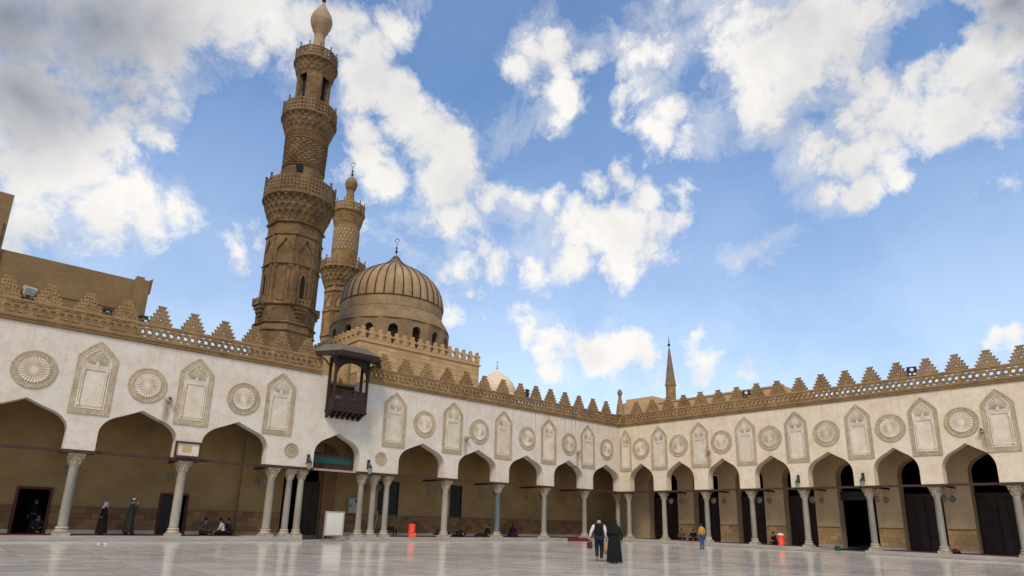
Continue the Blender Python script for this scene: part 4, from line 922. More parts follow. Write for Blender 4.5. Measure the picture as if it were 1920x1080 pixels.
# ---- stair head behind the wooden balcony
B = empty('roof_stair_head', (0,0,0)); tag(B, 'tan stone stair block on the roof seen through the wooden balcony', 'stair head')
MB().box(-28.2,-26.75,1.6,3.2,9.6,10.75).build('wall', M_BLOCK[2], B); MB().box(-28.2,-26.75,2.2,3.2,10.75,11.6).build('brick_wall', M_DADO[0], B)
MB().lathe([(.42,8.6),(.42,12.0)], 20, (-26.05,2.4)).build('round_pillar', M_BLOCK[1], B)
MB().box(-28.3,-25.9,TH+.01,1.2,8.3,8.62).build('landing', M_STONE, B)
# ---- wooden balcony (covered pulpit) on the left facade
K = empty('wooden_balcony', (0,0,0)); tag(K, 'dark carved wooden balcony with hipped canopy above the portal arch', 'balcony')
X0, X1, KD = -28.28, -25.96, .92
for x in (X0+.07, X1-.07):
    for y in (-.07, -KD+.07): MB().box(x-.07, x+.07, y-.07, y+.07, 7.62, 10.95).build('post', M_WOOD, K)
MB().box(X0-.04, X1+.04, -KD-.03, -.002, 7.52, 7.62).build('floor', M_WOOD, K)
for i in range(7):
    x = X0+.10+(X1-X0-.20)*i/6
    MB().plate([[(-KD+.02,7.519),(-.004,7.519),(-.004,7.16),(-.15,7.17),(-.22,7.24),(-.40,7.29),(-.48,7.36),(-.72,7.41),(-.80,7.46),(-KD+.02,7.47)]], -.075, .075).build('bracket', M_WOOD, K, (x,0,0), (0,0,R(90)))
def kpanel(name, w, cells, par, loc, rot):
    p = MB(); p.box(0, w, -.025, .025, 7.62, 8.20); p.box(0, w, -.035, .035, 8.20, 8.26); p.box(0, w, -.045, .045, 8.80, 8.88)
    for k in range(cells+1): x = w*k/cells; p.box(max(0,x-.03), min(w,x+.03), -.035, .035, 8.26, 8.80)
    for k in range(2): p.box(.06+k*w/2, w/2-.06+k*w/2, -.04, -.02, 7.72, 8.12)
    r = p.build(name, M_WOOD, par, loc, rot)
    for k in range(cells):                      # turned lattice in every cell
        x0, x1 = w*k/cells+.03, w*(k+1)/cells-.03
        if k % 2 == 0:
            l = MB(); n = 8
            for j in range(n): x = x0+(x1-x0)*(j+.5)/n; l.box(x-.012, x+.012, -.012, .012, 8.26, 8.80)
            for j in range(6): z = 8.26+.54*(j+.5)/6; l.box(x0, x1, -.010, .010, z-.012, z+.012)
            l.build('lattice', M_WOOD, r)
        else: MB().box(x0, x1, -.015, .015, 8.26, 8.80).build('board', M_WOOD, r)
kpanel('front_rail', X1-X0-.28, 4, K, (X0+.14,-KD+.07,0), (0,0,0))
for x in (X0+.07, X1-.07): kpanel('side_rail', KD-.28, 1, K, (x,-.14,0), (0,0,R(-90)))
def spandrel(w, par, loc, rot):
    h = w/2; pts = [(0,9.6)]+[(h-(h-.02)*math.cos(R(t)), 9.6+.98*math.sin(R(t))**.9) for t in range(0,91,10)]
    pts = [(p[0], p[1]) for p in pts]; right = [(w-p[0], p[1]) for p in reversed(pts)]
    MB().plate([pts+right+[(w,10.95),(0,10.95)]], -.03, .03).build('arched_board', M_WOOD, par, loc, rot)
spandrel(X1-X0-.28, K, (X0+.14,-KD+.07,0), (0,0,0))
for x in (X0+.07, X1-.07): spandrel(KD-.28, K, (x,-.14,0), (0,0,R(-90)))
ev = [(-29.46,.30),(-28.25,-1.60),(-25.72,-1.60),(-24.50,.30)]; tp = [(-28.5,.35),(-27.9,-.55),(-26.05,-.55),(-25.4,.35)]
rf = MB().add([(x,y,11.16) for x, y in ev]+[(x,y,11.80) for x, y in tp]+[(x,y,11.10) for x, y in ev],
              [(0,1,5,4),(1,2,6,5),(2,3,7,6),(4,5,6,7),(11,10,9,8),(0,8,9,1),(1,9,10,2),(2,10,11,3),(3,11,8,0),(0,4,7,3)])
M_LEAD = material('weathered_lead_roof', (.14,.115,.085), (.10,.082,.06), 2, .8, .2, 12)
rfo = rf.build('canopy', M_LEAD, K)
for (xa, ya), (xb, yb) in zip(ev, ev[1:]):
    d = Vector((xb-xa, yb-ya, 0)); L_ = d.length; n = int(L_/.10)
    pts = [(0,11.15),(0,10.92)]
    for j in range(n): pts += [(L_*(j+.15)/n,10.86),(L_*(j+.5)/n,10.80),(L_*(j+.85)/n,10.86),(L_*(j+1)/n,10.92)]
    pts[-1] = (L_,10.92); pts += [(L_,11.15)]
    MB().plate([pts], -.025, .025).build('valance', M_WOOD, rfo, (xa,ya,0), (0,0,math.atan2(d.y,d.x)))
for x, y, x2, y2 in ((X0+.07,-KD,-28.6,-1.35),(X1-.07,-KD,-25.4,-1.35),(X0,-.2,-29.2,.1),(X1,-.2,-24.75,.1)):
    MB().tube([(x,y,10.3),(x*.6+x2*.4,y*.6+y2*.4,10.75),(x2,y2,11.05)], .05, 6).build('strut', M_WOOD, K)

# ------------------------------------------------------------------ hanging star lanterns
def star_lantern_meshes():
    m = MB(); n = 8
    for y, s in ((-.07,.62),(0,1.),(.07,.62)): pass
    pts = ngon(0, 0, .225, 8, R(90), .160)
    m.plate([pts], -.05, .05)
    for s in (-1, 1):
        k = len(m.v); m.v += [(x*.72, s*.05, z*.72) for x, z in pts]+[(x*.45, s*.11, z*.45) for x, z in pts]; N_ = len(pts)
        for i in range(N_): j = (i+1) % N_; m.f.append((k+i, k+j, k+N_+j, k+N_+i) if s > 0 else (k+i, k+N_+i, k+N_+j, k+j))
        m.f.append(tuple(k+N_+i for i in range(N_)) if s > 0 else tuple(k+N_+i for i in reversed(range(N_))))
    m.lathe([(.045,-.26),(.075,-.20),(.05,-.16)], 8)
    c = MB()
    for s in (-1, 1): c.tube([(s*.085,0,.15),(0,0,.76)], .007, 4)
    cap = MB().lathe([(.05,.15),(.06,.19),(.03,.22)], 8)
    return m.mesh('star_lantern', M_STAR), c.mesh('chain', M_IRON), cap.mesh('cap', M_STAR)
SLM = star_lantern_meshes()
def star_lantern(x, y, z, rzz, label, group):
    o = finish('hanging_lantern', SLM[0], None, None, (x,y,z), (0,0,rzz)); tag(o, label, 'lantern', group)
    ch = finish('chain', SLM[1], None, o); ch['kind'] = 'stuff'; finish('cap', SLM[2], None, o)
    ch.pop('kind', None)
    return o
LB = [(-40.45,'second column from the left edge'),(-35.68,'column under the framed sign'),(-30.9,'left group of three columns'),(-23.6,'right group of three columns'),(-18.55,'first column right of portal'),(-13.8,'blue-grey column'),(-8.98,'last column but one'),(-4.3,'last column before the corner')]
LB[0] = (-40.45,'leftmost column')
for u, nm in LB:
    for dep, w in ((.95,'near'),(2.55,'far')): star_lantern(u, dep, 3.23, R(-38), 'star lantern on the %s end of the beam of the %s' % (w, nm), 'star lanterns in the left arcade')
RB = [(4.22,'first'),(8.21,'second'),(12.03,'third'),(15.96,'fourth'),(20.20,'fifth'),(24.03,'sixth'),(27.95,'seventh')]
for u, nm in RB:
    for dep, w in ((.95,'near'),(2.45,'far')): star_lantern(dep, -(u+.25), 3.30-(.0 if w == 'far' else .02), R(-48), 'star-shaped lantern, %s one behind the %s column right of the corner' % (w, nm), 'star lanterns in the right arcade')
# ------------------------------------------------------------------ wall lanterns
def wall_lantern(loc, rzz, label):
    t = empty('wall_lantern', loc, rzz); tag(t, label, 'lantern', 'iron lanterns on the arcade walls')
    # local -y points out of the wall, origin at the wall on the lamp's mid height
    a = MB(); a.box(-.06,.06,-.02,.0,.05,.42); a.tube([(0,-.01,.36),(0,-.16,.45),(0,-.30,.42),(0,-.32,.33)], .022, 6); a.tube([(0,-.01,.12),(0,-.14,.16),(0,-.22,.30)], .014, 6); a.build('bracket', M_IRON, t)
    b = MB(); b.box(-.07,.07,-.16,-.03,.44,.62); b.build('junction_box', M_IRON, t)
    c = (0,-.32)
    gl = MB().lathe([(.085,-.27),(.145,.10)], 6, c).build('glass', M_GLASSY, t)
    f = MB(); f.lathe([(.02,-.40),(.05,-.37),(.09,-.30),(.095,-.27)], 6, c); f.build('bottom', M_IRON, t)
    f = MB(); f.lathe([(.17,.10),(.165,.13),(.10,.22),(.06,.26),(.05,.31),(.02,.35)], 6, c); f.build('roof', M_IRON, t)
    for i in range(6):
        q = 2*math.pi*i/6; MB().tube([(c[0]+.09*math.cos(q), c[1]+.09*math.sin(q), -.27),(c[0]+.15*math.cos(q), c[1]+.15*math.sin(q), .10)], .010, 4).build('glazing_bar', M_IRON, t)
wall_lantern((-29.05,0,4.22), 0, 'black iron wall lantern left of the portal arch')
wall_lantern((-25.05,0,4.22), 0, 'black iron wall lantern right of the portal arch')
wall_lantern((0,-15.85,4.30), R(-90), 'black iron wall lantern above the fourth column of the right arcade')
wall_lantern((0,-20.12,4.28), R(-90), 'black iron wall lantern above the fifth column of the right arcade')
# ------------------------------------------------------------------ floodlights on the parapet
M_BLUEGLASS = material('dark_blue_glass', (.012,.018,.045), (.01,.014,.03), 3, .2, 0, spec=.5)
def floodlight(loc, rzz, tilt, label, mt=M_IRON):
    t = empty('floodlight', loc, rzz); t.scale = (1.35,)*3 if abs(tilt) < R(60) else (1.,1.,.8); tag(t, label, 'floodlight', 'floodlights on the parapet')
    MB().plate([[(-.20,0),(.20,0),(.20,.06),(.04,.06),(.04,.16),(-.04,.16),(-.04,.06),(-.20,.06)]], -.05, .05).build('stand', M_IRON, t)
    h = MB(); h.bev(-.20,.20,-.09,.09,-.15,.15,.03); ho = h.build('housing', mt, t, (0,0,.31), (tilt,0,0))
    MB().box(-.165,.165,-.105,-.088,-.12,.12).build('lens', M_GLASSY if mt is M_GREYBOX else M_BLUEGLASS, ho)
    if mt is M_IRON: MB().lathe([(.09,0),(.07,.03),(.01,.035)], 12).xf(Matrix.Rotation(R(90),4,'X')).build('reflector', M_WPLAST, ho, (0,-.107,0))
    for s in (-1,1): MB().box(s*.215-.01, s*.215+.01, -.02,.02,.10,.34).build('yoke', M_IRON, t)
floodlight((-43.68,0,10.84), R(20), R(25), 'grey floodlight between the first merlons, far left', M_GREYBOX)
floodlight((-40.42,0,10.84), R(10), R(70), 'floodlight lying flat between merlons, second from the left', M_IRON)
floodlight((-38.80,0,10.84), R(10), R(80), 'floodlight lying flat below the end of the brown building', M_IRON)
floodlight((-11.40,0,10.84), R(30), R(10), 'dark floodlight on the left parapet near the small cream dome', M_IRON)
floodlight((0,-12.40,10.84), R(-75), R(10), 'dark floodlight on the right parapet, nearer the corner', M_IRON)
floodlight((0,-23.75,10.84), R(-75), R(10), 'dark floodlight on the right parapet, near the right edge', M_IRON)
# roof-top aerials beyond the corner
A = empty('roof_aerial', (-4.0,5.0,9.6)); tag(A, 'thin metal aerials rising behind the left parapet near the corner', 'aerial')
for dx, h in ((0,2.6),(.5,2.9),(.9,2.5),(-1.5,2.2)):
    p = MB(); p.tube([(dx,0,0),(dx,0,h)], .02, 5)
    for k in range(4): p.tube([(dx-.25,.0,h-.1-.22*k),(dx+.25,0,h-.1-.22*k)], .012, 4)
    p.build('mast', M_IRON, A)
# ------------------------------------------------------------------ framed sign on the column block
S_ = empty('framed_sign', (0,0,0)); tag(S_, 'framed cream panel with a tan square on the block above the second column', 'sign')
MB().plate([rect(-36.34,-35.06,4.10,4.93), rect(-36.24,-35.16,4.20,4.83)], -.16, -.04).build('frame', M_BEAM, S_)
MB().box(-36.25,-35.15,-.10,-.05,4.19,4.84).build('panel', M_STUC, S_)
M_PAPER = material('yellowed_paper', (.50,.36,.20), (.44,.31,.17), 5, .9, 0)
MB().box(-35.98,-35.52,-.106,-.10,4.36,4.72).build('paper', M_PAPER, S_)
# ------------------------------------------------------------------ white board on legs in the portal
Wb = empty('white_board', (0,0,floor_z(0)+.03)); tag(Wb, 'blank white notice board on two metal legs standing before the portal', 'notice board')
MB().box(-27.60,-26.48,-.145,-.115,.30,1.62).build('board', M_WHITE, Wb)
MB().plate([rect(-27.64,-26.44,.265,1.66), rect(-27.585,-26.495,.315,1.605)], -.165, -.11).build('frame', M_STEEL, Wb)
for x in (-27.66,-26.42):
    MB().tube([(x,-.13,.02),(x,-.13,1.68)], .022, 8).build('leg', M_STEEL, Wb)
    MB().box(x-.07,x+.07,-.38,.12,-.004,.02).build('foot', M_STEEL, Wb)
# ------------------------------------------------------------------ orange water coolers
def cooler(loc, rzz, label):
    t = empty('water_cooler', loc, rzz); tag(t, label, 'water cooler', 'orange water coolers')
    b = MB().lathe([(.20,0),(.225,.02),(.225,.10),(.215,.13),(.215,.30),(.232,.32),(.232,.36),(.218,.38),(.218,.62),(.232,.64),(.232,.68),(.205,.72)], 28).build('body', M_ORANGE, t, smooth=False)
    MB().lathe([(.235,.72),(.24,.74),(.24,.79),(.20,.82),(.08,.83),(.08,.86),(.02,.87)], 28).build('lid', M_ORANGE if 'left' in label else M_WPLAST, t)
    MB().bev(-.13,.13,-.34,-.19,0,.20,.02).build('cup_shelf', M_ORANGE, t)
    tp = MB(); tp.tube([(0,-.21,.20),(0,-.29,.20),(0,-.30,.15)], .02, 6); tp.box(-.03,.03,-.28,-.25,.21,.25); tp.build('tap', M_WPLAST, t)
    for s in (-1,1): MB().tube([(s*.22,0,.68),(s*.27,0,.62),(s*.265,0,.54),(s*.22,0,.5)], .016, 6).build('handle', M_ORANGE, t)
cooler((-21.30,.25,LZ), R(30), 'orange insulated water cooler standing in the arch right of the portal, left arcade')
cooler((.25,-14.05,rz(14.05)), R(-60), 'orange insulated water cooler with white lid in the right arcade')
# ------------------------------------------------------------------ electric cabinet, bench, broom, bin, bags
E_ = empty('electric_cabinet', (0,0,0)); tag(E_, 'grey metal electric cabinet on the ochre wall right of the portal', 'cabinet')
MB().box(-24.42,-23.62,DEP-.30,DEP-.065,1.58,2.58).build('box', M_GREYBOX, E_); MB().bev(-24.39,-23.65,DEP-.325,-.30+DEP,1.61,2.55,.01).build('door', M_GREYBOX, E_)
MB().box(-24.0,-23.74,DEP-.332,DEP-.326,2.26,2.45).build('window', M_DARK, E_); MB().box(-24.33,-24.27,DEP-.35,DEP-.326,1.98,2.16).build('handle', M_IRON, E_)
MB().box(-23.98,-23.72,DEP-.331,DEP-.326,2.14,2.17).build('name_strip', M_PAPER, E_)
Bn = empty('bench', (-22.0,1.9,LZ), R(0)); tag(Bn, 'low dark wooden bench beside the orange cooler in the left arcade', 'bench')
MB().box(-.55,.5,-.22,.22,.36,.42).build('seat', M_WOOD, Bn); MB().box(-.55,.5,.18,.22,.42,.66).build('backrest', M_WOOD, Bn)
for x in (-.5,.42):
    for y in (-.2,.16): MB().box(x,x+.06,y,y+.05,0,.36).build('leg', M_WOOD, Bn)
Br = empty('broom', (0,0,0)); tag(Br, 'broom with pale handle leaning between the right-hand portal columns', 'broom')
MB().tube([(-23.95,.55,LZ+.15),(-23.62,.75,1.75)], .016, 6).build('handle', M_GREYBOX, Br)
MB().add([(-24.15,.5,LZ),(-23.80,.5,LZ),(-23.80,.6,LZ),(-24.15,.6,LZ),(-24.02,.52,LZ+.17),(-23.88,.52,LZ+.17),(-23.88,.58,LZ+.17),(-24.02,.58,LZ+.17)],[(0,3,2,1),(4,5,6,7),(0,1,5,4),(1,2,6,5),(2,3,7,6),(3,0,4,7)]).build('brush', M_PAPER, Br)
gb = MB(); gb.lathe([(.16,0),(.19,.30),(.20,.31),(.20,.33),(.17,.33),(.14,.05)], 16)
bk = gb.build('bucket', material('green_plastic', (.02,.10,.04), (.015,.075,.03), 4, .5, 0), None, (1.0,-17.6,-.10)); tag(bk, 'small dark green bucket in the entrance gap of the right arcade', 'bucket')
def sack(loc, s, rzz, mt, label, nm='bag', cat='bag'):
    m = MB()
    def f(a, z): t = z/.40; return (.33*math.sin(math.pi*min(1,(t*.85+.12)))**.6)*(1+.10*math.sin(3*a+4*t)+.05*math.sin(7*a))
    m.polar(f, 24, [.40*i/10 for i in range(10)]); m.f.append(tuple(9*24+i for i in range(24)))
    o = m.build(nm, mt, None, loc, (0,0,rzz), True); o.scale = s; tag(o, label, cat); return o
C_BLK = cloth('black_cloth', (.0045,.0045,.0055)); C_DRED = cloth('dark_red_cloth', (.055,.010,.012))
bg = sack((1.2,-24.35,rz(24.3)), (1.2,.8,.75), R(20), C_DRED, 'dark red bundle lying behind the sixth column of the right arcade', 'bundle', 'bundle')
MB().tube([(-.2,0,.28),(-.1,-.05,.44),(.1,-.05,.44),(.2,0,.28)], .02, 6).build('strap', C_BLK, bg)
# carpets
def carpet(x0, x1, y0, y1, z, label):
    o = MB().box(x0, x1, y0, y1, z, z+.014).build('carpet', M_RED); tag(o, label, 'carpet'); return o
carpet(-53,-32.0,.78,3.38,LZ+.002,'long red carpet along the left part of the left arcade')
carpet(-21.7,-.6,.9,3.38,LZ+.002,'red carpet along the left arcade between portal and corner')
cr_ = MB().add([(-6.95,-.16,LZ+.02),(-4.6,-.16,LZ+.02),(-4.6,.88,LZ+.02),(-6.95,.88,LZ+.02),(-6.95,-.20,floor_z(0)+.02),(-4.4,-.55,floor_z(0)+.012),(-6.95,-.165,LZ-.02),(-4.6,-.165,LZ-.02)],[(0,1,2,3),(6,5,7),(4,5,6),(6,7,1,0)]).build('carpet', M_RED); tag(cr_, 'dark red carpet end hanging over the plinth edge near the corner', 'carpet')
ro = MB().add([(.8,-16.0,rz(16)+.004),(3.35,-16.0,rz(16)+.004),(3.35,-.5,rz(.5)+.004),(.8,-.5,rz(.5)+.004),(.8,-16.0,rz(16)+.018),(3.35,-16.0,rz(16)+.018),(3.35,-.5,rz(.5)+.018),(.8,-.5,rz(.5)+.018)],[(0,3,2,1),(4,5,6,7),(0,1,5,4),(1,2,6,5),(2,3,7,6),(3,0,4,7)]).build('carpet', M_RED); tag(ro, 'red carpet along the right arcade from the corner to the entrance gap', 'carpet')
ro = MB().add([(.8,-39.0,rz(39)+.004),(3.35,-39.0,rz(39)+.004),(3.35,-20.1,rz(20.1)+.004),(.8,-20.1,rz(20.1)+.004),(.8,-39.0,rz(39)+.018),(3.35,-39.0,rz(39)+.018),(3.35,-20.1,rz(20.1)+.018),(.8,-20.1,rz(20.1)+.018)],[(0,3,2,1),(4,5,6,7),(0,1,5,4),(1,2,6,5),(2,3,7,6),(3,0,4,7)]).build('carpet', M_RED); tag(ro, 'red carpet along the right arcade beyond the entrance gap', 'carpet')
# scrap of paper on the paving
sp = MB().add([(-.16,-.10,.004),(.0,-.13,.05),(.15,-.08,.006),(.19,.08,.07),(.03,.05,.02),(-.12,.10,.06)],[(0,1,4),(0,4,5),(1,2,4),(2,3,4)]).build('paper_scrap', M_WPLAST, None, (-39.6,-4.15,floor_z(-4.15))); tag(sp, 'crumpled white scrap of paper on the marble paving, left', 'paper')

# ------------------------------------------------------------------ people
def skin_mesh(name, J, edges, root, mt, parent=None, loc=None, rot=None, sub=2):
    keys = []; 
    for a, b in edges:
        for k in (a, b):
            if k not in keys: keys.append(k)
    me = bpy.data.meshes.new(name); bm = bmesh.new(); lay = bm.verts.layers.skin.verify(); V = {}
    for k in keys:
        p, r = J[k]; v = bm.verts.new(p); rr = r if isinstance(r, tuple) else (r, r); v[lay].radius = rr; v[lay].use_root = (k == root); V[k] = v
    for a, b in edges: bm.edges.new((V[a], V[b]))
    bm.to_mesh(me); bm.free()
    o = finish(name, me, mt, parent, loc, rot)
    md = o.modifiers.new('skin', 'SKIN'); md.use_smooth_shade = True
    if sub: s = o.modifiers.new('subdivision', 'SUBSURF'); s.levels = sub; s.render_levels = sub
    me.materials.clear(); me.materials.append(mt)
    return o
def stand(s=1., **over):
    """joints of a standing figure facing +y"""
    J = dict(pel=((0,0,.95),(.135,.10)), bel=((0,.01,1.08),(.125,.095)), che=((0,0,1.27),(.155,.105)), nkb=((0,-.01,1.435),.07), nck=((0,.0,1.50),.052), jaw=((0,.035,1.565),.058), hed=((0,.01,1.635),(.082,.094)), top=((0,-.005,1.70),.06),
             nos=((0,.112,1.60),.014))
    for n, x in (('l',-1),('r',1)):
        J.update({'sh'+n: ((x*.17,-.01,1.385),.062), 'el'+n: ((x*.225,-.04,1.12),.043), 'wr'+n: ((x*.245,.04,.88),.029), 'pa'+n: ((x*.25,.06,.81),(.022,.036)),
                  'hi'+n: ((x*.085,0,.90),.095), 'kn'+n: ((x*.095,.02,.50),.058), 'an'+n: ((x*.095,-.02,.09),.040), 'to'+n: ((x*.11,.13,.035),.034), 'he'+n: ((x*.09,-.06,.04),.035)})
    for k, v in over.items(): J[k] = (v, J[k][1])
    for n, x in (('l',-1),('r',1)):                      # fingers follow the palm
        w, p = Vector(J['wr'+n][0]), Vector(J['pa'+n][0]); d = (p-w).normalized(); side = Vector((0,1,0)) if abs(d.y) < .8 else Vector((0,0,1)); fwd = (side-d*side.dot(d)).normalized()
        for i, (o_, L_) in enumerate(((.030,.075),(.010,.085),(-.010,.080),(-.030,.062))):
            b = p+fwd*o_; inn = Vector((-x*.02,0,0)); J['f%d%s' % (i,n)] = (tuple(b+d*L_*.6), .0085); J['g%d%s' % (i,n)] = (tuple(b+d*L_+inn), .008)
        J['th'+n] = (tuple(w+(p-w)*.5+fwd*.045+d*.02), .010); J['ti'+n] = (tuple(w+(p-w)*.5+fwd*.055+d*.055), .009)
    return {k: (tuple(c*s for c in p), tuple(q*s for q in r) if isinstance(r, tuple) else r*s) for k, (p, r) in J.items()}
E_HEAD = [('che','nkb'),('nkb','nck'),('nck','jaw'),('jaw','hed'),('hed','top'),('jaw','nos')]
def E_ARM(n): return [('nkb','sh'+n),('sh'+n,'el'+n),('el'+n,'wr'+n),('wr'+n,'pa'+n)]+[e for i in range(4) for e in (('pa'+n,'f%d%s' % (i,n)),('f%d%s' % (i,n),'g%d%s' % (i,n)))]+[('wr'+n,'th'+n),('th'+n,'ti'+n)]
def E_LEG(n): return [('pel','hi'+n),('hi'+n,'kn'+n),('kn'+n,'an'+n),('an'+n,'to'+n),('an'+n,'he'+n)]
E_BODY = [('pel','bel'),('bel','che')]+E_HEAD+E_ARM('l')+E_ARM('r')+E_LEG('l')+E_LEG('r')
def grow(J, keys, f=1.25, add=.012):
    K = dict(J)
    for k in keys:
        p, r = J[k]; K[k] = (p, tuple(q*f+add for q in r) if isinstance(r, tuple) else r*f+add)
    return K
def person(J, loc, rzz, label, upper=None, lower=None, sleeves=True, shoes=None, hair=None, group=None, rot=None, vest=None):
    o = skin_mesh('person', J, E_BODY, 'pel', M_SKIN, None, loc, rot or (0,0,rzz)); tag(o, label, 'person', group)
    if upper:
        ks = ['pel','bel','che','nkb','shl','shr','ell','elr','wrl','wrr']; K = grow(J, ks, 1.16, .012)
        K['nkb'] = (J['nkb'][0], .075)
        e = [('pel','bel'),('bel','che'),('che','nkb'),('nkb','shl'),('nkb','shr'),('shl','ell'),('shr','elr')]
        if sleeves: e += [('ell','wrl'),('elr','wrr')]
        skin_mesh('shirt', K, e, 'pel', upper, o)
    if vest:
        K = grow(J, ['pel','bel','che','nkb','shl','shr'], 1.24, .026); K['nkb'] = (J['nkb'][0], .088); K['pel'] = (tuple(a-b for a, b in zip(J['pel'][0], (0,0,.05))), K['pel'][1])
        for n in 'lr': K['sh'+n] = (tuple(.92*a+.08*b for a, b in zip(J['sh'+n][0], J['nkb'][0])), .088)
        skin_mesh('vest', K, [('pel','bel'),('bel','che'),('che','nkb'),('nkb','shl'),('nkb','shr')], 'pel', vest, o)
    if lower:
        K = grow(J, ['pel','hil','hir','knl','knr','anl','anr'], 1.12, .018)
        skin_mesh('trousers', K, [('pel','hil'),('hil','knl'),('knl','anl'),('pel','hir'),('hir','knr'),('knr','anr')], 'pel', lower, o)
    if shoes:
        for n in 'lr': skin_mesh('shoe', grow(J, ['an'+n,'to'+n,'he'+n], 1.1, .008), [('an'+n,'to'+n),('an'+n,'he'+n)], 'an'+n, shoes, o)
    if hair:
        h = J['hed'][0]; s = J['hed'][1][0]/.082; m = MB(); m.ball((h[0], h[1]-.018*s, h[2]+.022*s), .100*s, 14, 1.05); m.build('hair', hair, o, smooth=True)
    return o
def drape(name, rings, mt, parent, folds=9, amp=.02, n=48, cap=True, loc=None, rot=None):
    """cloth hanging round the body: rings of (z, rx, ry, cx, cy), folds deepen downwards"""
    m = MB(); z_hi, z_lo = max(r[0] for r in rings), min(r[0] for r in rings)
    fine = []
    for (a, b) in zip(rings, rings[1:]):
        for k in range(4): t = k/4; fine.append(tuple(x+(y-x)*t for x, y in zip(a, b)))
    fine.append(rings[-1])
    for z, rx, ry, cx, cy in fine:
        t = (z_hi-z)/max(1e-6, z_hi-z_lo)
        for i in range(n):
            a = 2*math.pi*i/n; f = 1+amp/max(rx,.05)*t*(math.sin(folds*a+2.2*t)+.5*math.sin((folds*2-3)*a-1.3))
            m.v.append((cx+rx*f*math.cos(a), cy+ry*f*math.sin(a), z))
    for j in range(len(fine)-1):
        for i in range(n): i2 = (i+1) % n; m.f.append((j*n+i2, j*n+i, (j+1)*n+i, (j+1)*n+i2))
    if cap: m.f.append(tuple(range(n)))
    return m.build(name, mt, parent, loc, rot, True)
C_HAIR = cloth('dark_hair', (.012,.009,.008)); C_WHITE = cloth('white_cotton', (.62,.62,.64)); C_NAVY = cloth('dark_navy_cloth', (.012,.015,.026)); C_JEAN = cloth('blue_denim', (.035,.085,.22)); C_YEL = cloth('mustard_cotton', (.50,.27,.035))
C_GREY = cloth('grey_green_wool', (.020,.027,.025)); C_SCARF = cloth('pale_scarf', (.55,.54,.52)); C_MAR = cloth('maroon_wool', (.020,.005,.006)); C_BROWN = cloth('brown_cloth', (.05,.03,.02)); C_STRAW = material('woven_straw', (.36,.26,.13), (.25,.17,.08), 9, .85, .5, 60); C_CHECK = cloth('grey_check_cloth', (.085,.08,.075))
HEAD = math.atan2(.35,.94)-math.pi/2       # walking away from the camera
AW = math.atan2(19.0,20.5)-math.pi/2
# the couple walking away
J = stand(1.0, anl=(-.09,-.16,.14), hel=(-.085,-.25,.17), tol=(-.10,-.10,.035), knl=(-.095,.03,.50), anr=(.09,.08,.09), tor=(.11,.22,.035), her=(.09,.02,.04), knr=(.095,.10,.50),
          ell=(-.30,-.06,1.13), wrl=(-.36,.03,.90), pal=(-.37,.05,.83), elr=(.25,-.05,1.12), wrr=(.275,.03,.88), par=(.28,.05,.81))
p1 = person(J, (-25.48,-19.42,floor_z(-19.42)), AW, 'man in dark vest and white shirt walking away barefoot, shoes and straw bag in hands', None, C_NAVY, hair=C_HAIR, vest=C_BLK)
for n in 'lr': skin_mesh('sleeve', grow(J, ['sh'+n,'el'+n,'wr'+n], 1.2, .012), [('sh'+n,'el'+n),('el'+n,'wr'+n)], 'sh'+n, C_WHITE, p1)
MB().lathe([(.058,1.485),(.066,1.53),(.060,1.535)], 16, (0,-.003), True).build('collar', C_WHITE, p1)
def local(p, base, rzz): q = Matrix.Rotation(rzz,3,'Z') @ Vector(p); return (base[0]+q.x, base[1]+q.y, base[2]+q.z)
b1 = (-25.48,-19.42,floor_z(-19.42))
m = MB(); m.polar(lambda a, z: .19*(max(0,math.sin(math.pi*(.10+.85*(z+.50)/.44))))**.55*(1+.04*math.sin(5*a)), 28, [-.50+.44*i/12 for i in range(13)]); m.f.append(tuple(reversed(range(28))))
for i in range(len(m.v)): x, y, z = m.v[i]; m.v[i] = (x*.62, y*1.05, z)
hb = m.build('handbag', C_STRAW, None, local((.28,.05,.78), b1, AW), (0,0,AW), True); tag(hb, 'round woven straw bag in the right hand of the man in the vest', 'bag')
for s in (-1,1): MB().tube([(s*.05,-.08,-.10),(s*.02,-.04,-.01),(s*.02,.04,-.01),(s*.05,.08,-.10)], .010, 6).build('handle', C_STRAW, hb)
C_SHOE = material('maroon_leather', (.075,.018,.022), (.05,.012,.015), 5, .45, 0, spec=.5)
pr = empty('pair_of_shoes', local((-.37,.05,.74), b1, AW), AW); tag(pr, 'pair of maroon shoes carried in the left hand of the man in the vest', 'shoes')
for s in (-1,1):
    m = MB(); m.polar(lambda a, z: (.045+.015*math.sin(math.pi*(z+.27)/.27))*(1+.0*a), 14, [-.27+.27*i/8 for i in range(9)], (s*.052,0)); m.f.append(tuple(reversed(range(14)))); m.f.append(tuple(8*14+i for i in range(14)))
    m.build('shoe', C_SHOE, pr, smooth=True)
J = stand(.94, ell=(-.27,.02,1.12), wrl=(-.20,.16,.98), pal=(-.14,.20,.96), elr=(.28,-.02,1.12), wrr=(.30,.05,.88), par=(.30,.06,.81))
p2 = person(J, (-25.72,-20.38,floor_z(-20.38)), AW, 'woman in a long black robe and headscarf walking beside the man in the vest', C_BLK, None, shoes=C_BROWN)
drape('robe', [(1.33,.10,.08,0,0),(1.28,.19,.125,0,0),(1.05,.195,.15,0,0),(.85,.225,.185,0,0),(.5,.25,.22,0,0),(.045,.28,.255,0,-.01)], C_BLK, p2, 8, .022)
